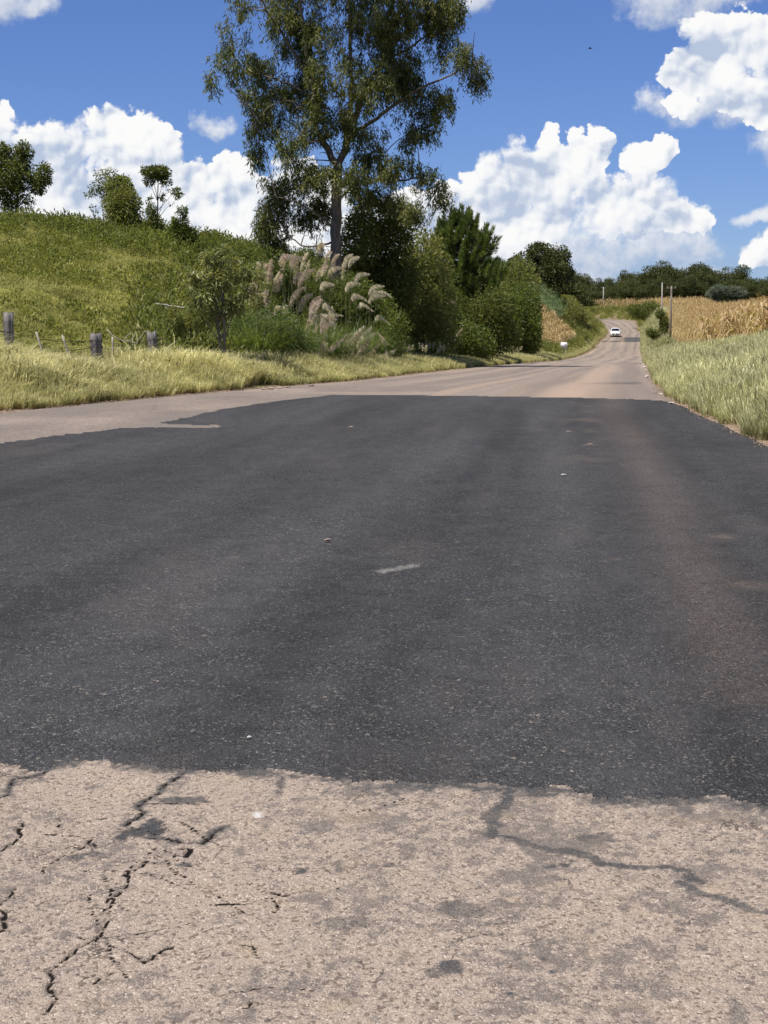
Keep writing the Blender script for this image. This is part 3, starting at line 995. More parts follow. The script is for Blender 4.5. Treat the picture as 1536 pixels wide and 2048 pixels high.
    # feathered tar along the near edge of the patch, and light streaks inside it
    db = poly_dist(Xw, Yw, [ground0(*p) for p in NEAR_B])
    tn = np.maximum(tn, (1 - sstep(db + (pres - 0.42) * 0.26 + (gr - .5) * .16, 0.0, 0.10)) * 0.85)
    tar[near] = np.maximum(tar[near], tn)
    hole_a[near] = hole * (1 - pm[near])
    cavity = dep * (1 - pm[near] * 0.9)
    z[near] -= cavity
    # patch sits a little proud
    z += np.where(pm, 0.004, 0.0)
    # stone-sized relief close by
    zn = (vnoise(Xn * 130, Yn * 130, 61) - 0.5) * 0.0035 + (vnoise(Xn * 55, Yn * 55, 62) - 0.5) * 0.004
    z[near] += zn * sstep(9 - Yn, 0, 2)
    # dust
    dd = poly_dist(X, Y, DUST_LINE)
    wd = np.interp(Y, [5, 12, 33], [0.22, 0.30, 0.42])
    du = np.exp(-(dd / wd) ** 2) * (0.45 + 0.75 * fbm(X * 1.2, Y * 0.8, 71, 4)) * 0.48
    dd2 = poly_dist(X, Y, DUST2_LINE)
    du = np.maximum(du, np.exp(-(dd2 / 0.4) ** 2) * 0.5 * sstep(fbm(X * 2, Y * 1.0, 73, 3), 0.4, 0.7))
    for (x, y, rx, s) in ((1180, 893, 16, 1.0), (1137, 867, 12, 0.9), (1175, 815, 12, 0.8), (700, 858, 10, 0.6), (655, 1090, 6, .8), (1440, 1080, 40, .7), (1500, 1180, 60, .6), (1230, 1125, 18, .5)):
        c = ground0(x, y); k = c[1] / 3098.0
        du = np.maximum(du, np.exp(-(((X - c[0]) / (rx * k)) ** 2 + ((Y - c[1]) / (rx * k * 1.2)) ** 2)) * s)
    streak = fbm(X * 1.5, Y * 0.5, 75, 4)
    du = np.maximum(du, sstep(streak, 0.6, 0.85) * 0.20)
    patch_dust = np.clip(du, 0, 1)
    # light scrape of paint
    p0 = np.array(ground0(765, 1150)); p1 = np.array(ground0(830, 1137))
    d = poly_dist(X, Y, [p0, p1])
    white = np.maximum(white, (1 - sstep(d + (vnoise(X * 30, Y * 30, 77) - .5) * 0.05, 0.02, 0.075)) * pm * (0.5 + 0.5 * sstep(vnoise(X * 60, Y * 24, 78), 0.3, 0.6)))
    # old road: wheel tracks and long streaks following the road
    lw = lat + (fbm(X * 0.15, Y * 0.04, 81, 3) - 0.5) * 0.16
    track = np.zeros(n)
    for c_, w_, s_ in ((0.13, 0.06, 0.75), (0.36, 0.055, 0.8), (0.47, 0.02, 0.5), (0.66, 0.05, 0.6), (0.88, 0.06, 0.7)):
        track = np.maximum(track, np.exp(-((lw - c_) / w_) ** 2) * s_)
    lstreak = fbm(lw * 26, Y * 0.035, 83, 4)
    tone_far = 0.58 + 0.35 * (lstreak - 0.5) * 2 + track * 0.55 * (0.5 + 0.8 * fbm(lw * 9, Y * 0.06, 85, 3))
    blot = fbm(X * 0.9, Y * 0.5, 87, 4)
    tone_near = 0.34 + (fbm(X * 1.6, Y * 1.2, 89, 5, 0.6) - 0.5) * 1.5 + (fbm(X * 9, Y * 6, 97, 4, 0.6) - 0.5) * 1.3 + (fbm(X * 34, Y * 26, 99, 3, 0.6) - 0.5) * 1.3
    # right of centre the old surface near the camera is dirtier
    tone_near += 0.30 * sstep(X, -0.45, 0.05) * (1 - sstep(X, 0.35, 0.8))
    tone_left = 0.78 + (blot - 0.5) * 0.9
    ux = X - 0.12 * Y
    ptone = 0.5 + (fbm(ux * 2.2, Y * 0.16, 111, 4) - 0.5) * 1.1 + (fbm(X * 0.5, Y * 0.4, 113, 3) - 0.5) * 0.35 + (fbm(X * 6, Y * 4, 117, 3) - 0.5) * 0.5
    for c_, w_, s_ in ((-1.9, 0.35, 0.35), (-0.3, 0.3, 0.3), (1.2, 0.35, -0.2)):
        ptone += np.exp(-((ux - c_ + (fbm(X * 0.3, Y * 0.2, 115, 2) - .5)) / w_) ** 2) * s_
    tone = np.where(Y < 9, tone_near, np.where(X < -1.2 + 0.0 * Y, tone_left, tone_far))
    bl = sstep(Y, 33, 46)
    tone = np.where(Y < 9, tone_near, tone_left * (1 - bl) * (lat < 0.5) + tone_far * np.where(lat < 0.5, bl, 1.0))
    old_dust = np.where(Y > 30, np.exp(-((lw - 0.76) / 0.07) ** 2) * 0.9 * (1 - sstep(Y, 45, 90)) * (0.4 + 0.8 * fbm(lw * 12, Y * 0.15, 91, 3)), 0)
    old_dust = np.maximum(old_dust, np.where(Y > 30, sstep(fbm(lw * 14, Y * 0.05, 93, 3), 0.56, 0.75) * 0.5, 0))
    V3 = np.stack([X, Y, z], 1)
    fpm = pm[F].mean(1) > 0.5
    mats = {False: 'old_road', True: 'patch'}
    for isp in (False, True):
        f = F[fpm == isp]
        used = np.unique(f)
        remap = np.zeros(n, np.int64); remap[used] = np.arange(len(used))
        at_ = {'tar': tar[used], 'dust': (patch_dust if isp else old_dust)[used], 'tone': (np.clip(ptone, 0, 1.3) if isp else tone)[used], 'white': white[used], 'hole': hole_a[used]}
        o = part('asphalt_patch' if isp else 'road', np_mesh('patch' if isp else 'road', V3[used], remap[f], M[mats[isp]], True, at_))
        o['kind'] = 'structure'


build_road()


# ------------------------------------------------------------------ scattering of uncountable cover with geometry nodes
def scatter(name, P, rot, scl, idx, protos, label, cat):
    me = bpy.data.meshes.new(name)
    n = len(P)
    me.vertices.add(n); me.vertices.foreach_set('co', np.asarray(P, np.float32).ravel())
    a = me.attributes.new('rotv', 'FLOAT_VECTOR', 'POINT'); a.data.foreach_set('vector', np.asarray(rot, np.float32).ravel())
    a = me.attributes.new('sclv', 'FLOAT', 'POINT'); a.data.foreach_set('value', np.asarray(scl, np.float32))
    a = me.attributes.new('pick', 'INT', 'POINT'); a.data.foreach_set('value', np.asarray(idx, np.int32))
    o = part(name, me)
    g = bpy.data.node_groups.new(name, 'GeometryNodeTree')
    g.interface.new_socket('Geometry', in_out='INPUT', socket_type='NodeSocketGeometry')
    g.interface.new_socket('Geometry', in_out='OUTPUT', socket_type='NodeSocketGeometry')
    N = g.nodes; L = g.links
    gi = N.new('NodeGroupInput'); go = N.new('NodeGroupOutput')
    j = N.new('GeometryNodeJoinGeometry')
    for p in protos:
        oi = N.new('GeometryNodeObjectInfo'); oi.inputs['Object'].default_value = p
        oi.inputs['As Instance'].default_value = True
        L.new(oi.outputs['Geometry'], j.inputs[0])
    ip = N.new('GeometryNodeInstanceOnPoints')
    L.new(gi.outputs[0], ip.inputs['Points']); L.new(j.outputs[0], ip.inputs['Instance'])
    ip.inputs['Pick Instance'].default_value = True
    for nm, typ, sock in (('pick', 'INT', 'Instance Index'), ('rotv', 'FLOAT_VECTOR', 'Rotation'), ('sclv', 'FLOAT', 'Scale')):
        na = N.new('GeometryNodeInputNamedAttribute'); na.data_type = typ; na.inputs[0].default_value = nm
        L.new(na.outputs[0], ip.inputs[sock])
    L.new(ip.outputs[0], go.inputs[0])
    md = o.modifiers.new('cover', 'NODES'); md.node_group = g
    o['kind'] = 'stuff'
    tag(o, label, cat)
    return o


def proto(name, me):
    return bpy.data.objects.new(name, me)


def blade_tuft(name, n, h, spread, width, lean, mat, rng, seedhead=0.0, curl=0.5):
    """grass tuft: curved blades of two quads and a tip"""
    V = []; Fq = []; Ft = []; H = []; T = []
    base = 0
    for k in range(n):
        a = rng.random() * 2 * math.pi; r = spread * math.sqrt(rng.random())
        p = np.array((r * math.cos(a), r * math.sin(a), -0.02))
        d = rng.random() * 2 * math.pi
        dirv = np.array((math.cos(d), math.sin(d), 0)); side = np.array((-dirv[1], dirv[0], 0))
        hh = h * (0.45 + 0.65 * rng.random()); ln = lean * (0.2 + 1.0 * rng.random()) * hh
        w = width * (0.6 + 0.8 * rng.random())
        cc = curl * rng.random()
        pts = [p, p + dirv * ln * 0.22 + np.array((0, 0, hh * 0.45)), p + dirv * ln * 0.62 + np.array((0, 0, hh * 0.82)), p + dirv * ln * (1.0 + cc) + np.array((0, 0, hh * (1.0 - cc * 0.35)))]
        ws = [w, w * 0.9, w * 0.6, 0]
        if rng.random() < seedhead:
            ws = [w * 0.5, w * 0.5, w * 1.5, 0]
        for q, ww in zip(pts[:3], ws[:3]):
            V.append(q - side * ww / 2); V.append(q + side * ww / 2)
        V.append(pts[3])
        Fq += [(base, base + 1, base + 3, base + 2), (base + 2, base + 3, base + 5, base + 4)]
        Ft += [(base + 4, base + 5, base + 6)]
        H += [0, 0, .4, .4, .75, .75, 1.0]; T += [rng.random()] * 7
        base += 7
    return proto(name, np_mesh(name, np.array(V), [np.array(Fq), np.array(Ft)], mat, True, {'hgt': H, 'tint': T}))


def weed_clump(name, n, h, rad, leaf, mat, rng, narrow=0.4):
    u = unit(rng.normal(size=(n, 3))); u[:, 2] = np.abs(u[:, 2])
    r = rng.random(n) ** 0.5
    P = u * r[:, None] * np.array((rad, rad, h)) + np.array((0, 0, 0.02))
    D = u + rng.normal(size=(n, 3)) * 0.5 + np.array((0, 0, 0.15))
    me = leaves(name, P, D, leaf * (0.6 + 0.8 * rng.random(n)), leaf * narrow * (0.7 + 0.6 * rng.random(n)), mat, rng)
    return proto(name, me)


rg = np.random.default_rng(11)
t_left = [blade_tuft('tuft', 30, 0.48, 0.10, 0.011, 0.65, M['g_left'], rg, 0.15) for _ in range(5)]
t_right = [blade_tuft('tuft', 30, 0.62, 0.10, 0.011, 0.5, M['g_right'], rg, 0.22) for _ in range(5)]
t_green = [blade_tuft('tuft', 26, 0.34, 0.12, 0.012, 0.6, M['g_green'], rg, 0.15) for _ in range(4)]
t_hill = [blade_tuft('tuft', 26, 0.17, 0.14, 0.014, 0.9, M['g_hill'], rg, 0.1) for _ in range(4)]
t_weed = [weed_clump('weed', 60, 0.30, 0.22, 0.10, M['weed'], rg) for _ in range(3)] + [weed_clump('weed', 60, 0.38, 0.20, 0.12, M['weed'], rg, 0.25) for _ in range(2)]
t_scrub = [weed_clump('scrub', 150, 0.75, 0.5, 0.14, M['weed_d'], rg, 0.35) for _ in range(3)] + [weed_clump('scrub', 150, 0.6, 0.55, 0.13, M['weed'], rg, 0.35) for _ in range(2)]
t_long = [blade_tuft('tuft', 24, 0.62, 0.16, 0.013, 0.6, M['g_green'], rg, 0.2) for _ in range(3)]


def scatter_on(name, X, Y, protos, label, cat, smin, smax, rng, tilt=0.12, sink=0.0, smod=None):
    Z = terr(X, Y) - sink
    n = len(X)
    rot = np.stack([rng.normal(size=n) * tilt, rng.normal(size=n) * tilt, rng.random(n) * 6.283], 1)
    s = smin + (smax - smin) * rng.random(n)
    if smod is not None:
        s = s * smod
    return scatter(name, np.stack([X, Y, Z], 1), rot, s, rng.integers(0, len(protos), n), protos, label, cat)


def left_band(n, y0, y1, d0, d1, rng, bias=1.0, umin=-0.31):
    Y = y0 + (y1 - y0) * rng.random(n) ** bias
    d = d0 + (d1 - d0) * rng.random(n)
    X = XL(Y) - d / 0.985
    k = X > umin * Y
    return X[k], Y[k], d[k]


def right_band(n, y0, y1, d0, d1, rng, bias=1.0, umax=0.31):
    Y = y0 + (y1 - y0) * rng.random(n) ** bias
    d = d0 + (d1 - d0) * rng.random(n)
    X = XR(Y) + d / 0.985
    k = X < umax * Y
    return X[k], Y[k], d[k]


# left verge, straw-coloured in front of the fence
X, Y, d = left_band(46000, 20, 60, 0.10, 7.5, rg, 1.0)
k = rg.random(len(X)) < np.interp(Y, [20, 42, 50, 60], [1, 1, 0.6, 0.35])
k &= (d > 0.1 + 0.55 * fbm(X * 1.5, Y * 1.5, 5, 2))
k &= ~((np.abs(X - at(545, 770, 36.5)[0]) < 0.8) & (d < 0.9))
k &= (Y < np.interp(X, [-12, -8.4, -6.7, -5.6, -4.6], [32.2, 35.0, 36.8, 38.9, 41.0])) | ((X > -5.0) & (d < 3.2))
X, Y, d = X[k], Y[k], d[k]
sm = np.interp(d, [0.1, 0.8, 1.8, 7], [0.40, 0.75, 1.35, 1.5]) * (0.55 + 0.9 * fbm(X * 0.7, Y * 0.7, 9, 3)) * np.interp(Y, [38, 48, 60], [1, 0.7, 0.6])
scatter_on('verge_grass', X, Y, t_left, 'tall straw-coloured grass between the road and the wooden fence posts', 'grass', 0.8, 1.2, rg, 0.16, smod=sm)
# left verge further on, greener
X, Y, d = left_band(30000, 40, 285, 0.15, 5.0, rg, 1.5)
k = d > 0.15 + 0.4 * fbm(X, Y, 5, 2)
X, Y, d = X[k], Y[k], d[k]
sm = np.interp(d, [0.1, 1.2, 5], [0.55, 1.0, 1.25]) * np.interp(Y, [40, 100, 280], [0.9, 1.1, 1.7])
scatter_on('verge_grass', X, Y, t_green, 'green and dry grass strip along the road below the pampas clumps', 'grass', 0.8, 1.25, rg, 0.15, smod=sm)
# right verge
X, Y, d = right_band(44000, 12, 100, 0.0, 7.0, rg, 1.15)
k = d > -0.12 + 0.5 * fbm(X * 1.2, Y * 1.2, 6, 2)
X, Y, d = X[k], Y[k], d[k]
sm = np.interp(d, [0.0, 0.7, 1.6, 6], [0.4, 0.85, 1.05, 1.15]) * (0.58 + 0.85 * fbm(X * 0.6, Y * 0.6, 19, 3))
scatter_on('verge_grass', X, Y, t_right, 'tall pale green grass along the road beside the dry maize', 'grass', 0.8, 1.2, rg, 0.13, smod=sm)
X, Y, d = right_band(30000, 90, 290, 0.1, 7.0, rg, 1.2, 0.4)
sm = np.interp(d, [0.1, 1.2, 6], [0.6, 1.1, 1.4]) * np.interp(Y, [90, 280], [1.1, 1.9])
scatter_on('verge_grass', X, Y, t_right[:3] + t_green[:2], 'grassy strip below the bank along the far right road edge', 'grass', 0.8, 1.25, rg, 0.15, smod=sm)
# pasture on the hill
Y = np.sqrt(30 ** 2 + (105 ** 2 - 30 ** 2) * rg.random(110000)); X = Y * (-0.33 + 0.36 * rg.random(len(Y)))
dl, dr = road_dist(X, Y)
k = (dl > 2.5) & (Y > np.interp(X, [-12, -8.4, -6.7, -5.6, -4.6], [32.2, 35.0, 36.8, 38.9, 41.0])) & ~((np.abs(X - at(80, 690, 37.2)[0]) < 1.6) & (np.abs(Y - 37.2) < 0.8) & (rg.random(len(Y)) < 0.75))
k &= rg.random(len(Y)) < 0.25 + 0.75 * sstep(fbm(X * 0.5, Y * 0.35, 133, 4), 0.36, 0.5)
X, Y = X[k], Y[k]
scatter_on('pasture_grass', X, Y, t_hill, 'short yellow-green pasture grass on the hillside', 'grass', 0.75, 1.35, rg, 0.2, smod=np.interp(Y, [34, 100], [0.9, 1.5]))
Y = 38 + 66 * rg.random(15000) ** 0.75; X = Y * (-0.33 + 0.36 * rg.random(len(Y)))
dl, dr = road_dist(X, Y)
dens = fbm(X * 0.25, Y * 0.18, 15, 4)
k = (dl > 6.5) & (rg.random(len(Y)) < np.interp(Y, [38, 50, 62, 75, 100], [0.05, 0.16, 0.5, 0.85, 0.9]) * sstep(dens, 0.34, 0.58) * 1.3)
X, Y = X[k], Y[k]
scatter_on('hillside_weeds', X, Y, t_weed, 'low leafy weeds scattered over the hill pasture', 'weeds', 0.7, 1.5, rg, 0.2)
Y = 72 + 32 * rg.random(5200); X = Y * (-0.33 + 0.36 * rg.random(len(Y)))
dl, dr = road_dist(X, Y)
k = (dl > 6.5) & (rg.random(len(Y)) < np.interp(Y, [72, 84, 100], [0.12, 0.85, 1.0]) * sstep(fbm(X * 0.3, Y * 0.3, 131, 3), 0.28, 0.5))
X, Y = X[k], Y[k]
scatter_on('hilltop_scrub', X, Y, t_scrub, 'bushy green scrub along the brow of the hill', 'scrub', 0.6, 1.5, rg, 0.15)
# scrubby growth behind the verge, along the whole left side
X, Y, d = left_band(7000, 40, 150, 3.0, 12.0, rg, 1.2)
k = (X > -0.16 * Y) & (rg.random(len(X)) < np.interp(d, [3.0, 4.5, 12], [0.15, 0.9, 1.0]))
X, Y = X[k], Y[k]
scatter_on('roadside_scrub', X, Y, t_scrub + t_long, 'tangled green undergrowth around the pampas and eucalyptus', 'scrub', 0.6, 1.6, rg, 0.15)
# left bank of the far stretch
X, Y, d = left_band(9000, 150, 284, 1.4, 26, rg, 1.0, 0.05)
k = ~((Y > 203) & (Y < 264) & (d > 5.0) & (d < 20)) & ~((Y > 164) & (Y < 214) & (d > 2.4) & (d < 9))
X, Y = X[k], Y[k]
scatter_on('bank_scrub', X, Y, t_scrub + t_long, 'bright green scrub on the bank inside the bend where the car is', 'scrub', 0.8, 1.7, rg, 0.15)
# right bank, far
X, Y, d = right_band(5200, 150, 290, 1.4, 4.6, rg, 1.0, 0.5)
scatter_on('bank_scrub', X, Y, t_scrub + t_long, 'dark green scrub on the bank below the maize field edge', 'scrub', 0.7, 1.6, rg, 0.15)
# outer side of the bend
n = 12000
X = 25 + 55 * rg.random(n); Y = 286 + 90 * rg.random(n)
dl, dr = road_dist(X, Y)
k = ((dr > 0.4) & (dr < 16)) | ((dl > 0.8) & (dl < 12) & (Y > 284))
X, Y = X[k], Y[k]
scatter_on('bend_grass', X, Y, t_scrub[3:] + t_long + t_weed, 'grass and weeds covering the bank behind the far bend', 'grass', 0.9, 1.8, rg, 0.15)

# gravel along the edges
gp = []
for q in range(3):
    v = unit(rg.normal(size=(12, 3)))
    import bmesh
    bm = bmesh.new()
    bmesh.ops.create_icosphere(bm, subdivisions=1, radius=0.02)
    for vv in bm.verts:
        vv.co *= 0.7 + 0.6 * random.random(); vv.co.z *= 0.6
    me = bpy.data.meshes.new('pebble'); bm.to_mesh(me); bm.free(); me.materials.append(M['stone'])
    gp.append(proto('pebble', me))
X1, Y1, _ = left_band(3600, 20, 60, -0.25, 0.55, rg)
X2, Y2, _ = right_band(2600, 12, 60, -0.30, 0.45, rg)
X = np.concatenate([X1, X2]); Y = np.concatenate([Y1, Y2])
scatter('edge_gravel', np.stack([X, Y, np.maximum(ZR(Y) - 0.005, terr(X, Y))], 1), rg.random((len(X), 3)) * 6.28, 0.3 + 0.7 * rg.random(len(X)) ** 2, rg.integers(0, 3, len(X)), gp,
        'loose gravel and crumbs of asphalt along the road edges', 'gravel')


# ------------------------------------------------------------------ maize
def maize(name, mat, rng, dry=True, n_leaf=11):
    V = MB(); h = 1.95 if dry else 1.9
    P = []; D = []; L = []; Wd = []; S = []
    verts = []; quads = []; tints = []
    lean = rng.normal(size=2) * (0.08 if dry else 0.03)
    def seg(pts, ws, side, tint):
        b = len(verts)
        for p, w in zip(pts, ws):
            verts.append(p - side * w / 2); verts.append(p + side * w / 2); tints.extend([tint, tint])
        for i in range(len(pts) - 1):
            quads.append((b + 2 * i, b + 2 * i + 1, b + 2 * i + 3, b + 2 * i + 2))
    top = np.array((lean[0] * h, lean[1] * h, h))
    for ang in (0, 2.1, 4.2):
        s = np.array((math.cos(ang), math.sin(ang), 0))
        seg([np.array((0, 0, -0.05)), top * 0.5, top], [0.028, 0.022, 0.008], s, 0.35 if dry else 0.4)
    for i in range(n_leaf):
        t = 0.15 + 0.8 * i / n_leaf
        b = top * t
        a = i * math.pi * 0.93 + rng.normal() * 0.5
        d = np.array((math.cos(a), math.sin(a), 0)); side = np.array((-d[1], d[0], 0))
        l = (0.45 + 0.35 * rng.random()) * (1.0 if dry else 1.15)
        up = (0.12 + 0.18 * rng.random()) if dry else 0.35
        dr = (0.30 + 0.35 * rng.random()) if dry else 0.1 + 0.2 * rng.random()
        w = 0.05 + 0.03 * rng.random()
        seg([b, b + d * l * 0.35 + np.array((0, 0, up)), b + d * l * 0.7 + np.array((0, 0, up - dr * 0.35)), b + d * l * (0.85 if dry else 1.0) + np.array((0, 0, up - dr))],
            [w * 0.6, w, w * 0.75, 0.008], side + np.array((0, 0, rng.normal() * 0.3)), rng.random())
    for i in range(1 if dry else 0):   # hanging ear
        a = rng.random() * 6.28
        d = np.array((math.cos(a), math.sin(a), 0)); b = top * 0.5
        for s in (np.array((-d[1], d[0], 0)), np.array((0, 0, 1.0))):
            seg([b, b + d * 0.08 + np.array((0, 0, -0.02)), b + d * 0.14 + np.array((0, 0, -0.2))], [0.03, 0.065, 0.02], s, 0.95)
    for i in range(5):
        a = rng.random() * 6.28; d = np.array((math.cos(a), math.sin(a), 0))
        seg([top, top + d * 0.05 + np.array((0, 0, 0.14)), top + d * 0.14 + np.array((0, 0, 0.18))], [0.010, 0.012, 0.004], np.array((-d[1], d[0], 0)), 0.3)
    return np_mesh(name, np.array(verts), np.array(quads), mat, False, {'tint': tints})


rc = np.random.default_rng(23)
m_dry = [maize('maize', M['corn_dry'], rc) for _ in range(6)]
m_grn = [maize('maize_green', M['corn_green'], rc, False, 10) for _ in range(3)]


def field_pts(y0, y1, d0, d1, row, step, rng, side='R', umax=0.30, umin=-9):
    ds = np.arange(d0, d1, row)
    Xs = []; Ys = []; Ds = []
    for d in ds:
        Y = np.arange(y0, y1, step); Y = Y + rng.normal(size=len(Y)) * step * 0.25
        X = XR(Y) + (d + rng.normal(size=len(Y)) * 0.06) / 0.985 if side == 'R' else XL(Y) - d / 0.985
        k = (X < umax * Y) & (X > umin * Y)
        Xs.append(X[k]); Ys.append(Y[k]); Ds.append(np.full(k.sum(), d))
    return np.concatenate(Xs), np.concatenate(Ys), np.concatenate(Ds)


X, Y, D_ = field_pts(66, 284, 3.9, 34, 0.85, 0.30, rc, 'R', 0.285)
k = ~((D_ < 3.9 + np.interp(Y, [66, 80, 95, 190, 284], [2.0, 1.4, 0, 0.0, 1.0])))
X, Y, D_ = X[k], Y[k], D_[k]
# nearest ones are individuals
order = np.argsort(Y + (D_ - 3.9) * 6 + np.where(X / Y > 0.262, 400, 0))
pick = order[:220]; rest = order[220:]
for i in pick:
    o = part('maize_stalk', m_dry[int(rc.integers(0, 6))], None, (X[i], Y[i], gz(X[i], Y[i])))
    o.rotation_euler = (rc.normal() * 0.06, rc.normal() * 0.06, rc.random() * 6.28)
    s = 1.0 + 0.35 * rc.random(); o.scale = (s, s, s)
    tag(o, 'dry tan maize stalk in the front rows behind the pale roadside grass', 'maize plant', 'dry maize stalks at the front of the field')
pd = [proto('maize_far', m) for m in m_dry]
Xf, Yf = X[rest], Y[rest]
# field goes on beyond the bend
n = 6000
Xb = 48 + 60 * rc.random(n); Yb = 280 + 100 * rc.random(n)
dl, dr = road_dist(Xb, Yb)
kb = (dr > 4.5) & (dr < 14) & (Xb < 0.285 * Yb)
Xf = np.concatenate([Xf, Xb[kb]]); Yf = np.concatenate([Yf, Yb[kb]])
n = len(Xf)
scatter('maize_field', np.stack([Xf, Yf, terr(Xf, Yf)], 1), np.stack([rc.normal(size=n) * 0.06, rc.normal(size=n) * 0.06, rc.random(n) * 6.28], 1), 0.85 + 0.3 * rc.random(n), rc.integers(0, 6, n), pd,
        'ripe dry maize field rising up to the wood', 'maize')
# small dry patch on the left behind the sign
X, Y, D_ = field_pts(166, 214, 2.4, 13, 0.85, 0.45, rc, 'L', 9, 0.07)
k = D_ < np.interp(Y, [166, 190, 214], [12, 9, 5]) + 1.5 * rc.random(len(Y))
X, Y = X[k], Y[k]; n = len(X)
scatter('maize_patch', np.stack([X, Y, terr(X, Y)], 1), np.stack([rc.normal(size=n) * 0.08, rc.normal(size=n) * 0.08, rc.random(n) * 6.28], 1), 0.75 + 0.3 * rc.random(n), rc.integers(0, 6, n), pd,
        'small patch of dry maize behind the white roadside board', 'maize')
X, Y, D_ = field_pts(205, 262, 5.6, 20, 0.9, 0.5, rc, 'L', 9, 0.05)
n = len(X)
pg_ = [proto('maize_green', m) for m in m_grn]
scatter('green_crop', np.stack([X, Y, terr(X, Y)], 1), np.stack([rc.normal(size=n) * 0.04, rc.normal(size=n) * 0.04, rc.random(n) * 6.28], 1), 0.9 + 0.25 * rc.random(n), rc.integers(0, 3, n), pg_,
        'blue-green young crop in rows on the slope below the big round tree', 'crop')


# ------------------------------------------------------------------ trees
def px_lobes(lobes, Y0, base, rng, dscale=0.9, dj=0.5):
    """lobes given as they stand around the trunk: picture x, y, radii -> metres relative to base"""
    out = []
    for l in lobes:
        x, y, rx, ry = l[:4]
        k = Y0 / 3098.0
        dep = (l[4] if len(l) > 4 else rng.normal() * dj * rx * k)
        c = at(x, y, Y0 + dep) - base
        out.append((c[0], c[1], c[2], rx * k, max(rx, ry) * k * dscale, ry * k))
    return np.array(out)


def px_path(pts, Y0, base, rng, dep_end=0.0, sub=4, wig=0.03):
    P = np.array([at(x, y, Y0) for x, y in pts])
    t = np.linspace(0, 1, len(P))
    P[:, 1] += 0  # keep depth, then bend
    tt = np.linspace(0, 1, (len(P) - 1) * sub + 1)
    Q_ = np.stack([np.interp(tt, t, P[:, i]) for i in range(3)], 1)
    for _ in range(2):
        Q_[1:-1] = (Q_[:-2] + 2 * Q_[1:-1] + Q_[2:]) / 4
    Q_[1:-1] += rng.normal(size=(len(Q_) - 2, 3)) * wig
    Q_[:, 1] += dep_end * tt ** 1.3
    return Q_ - base


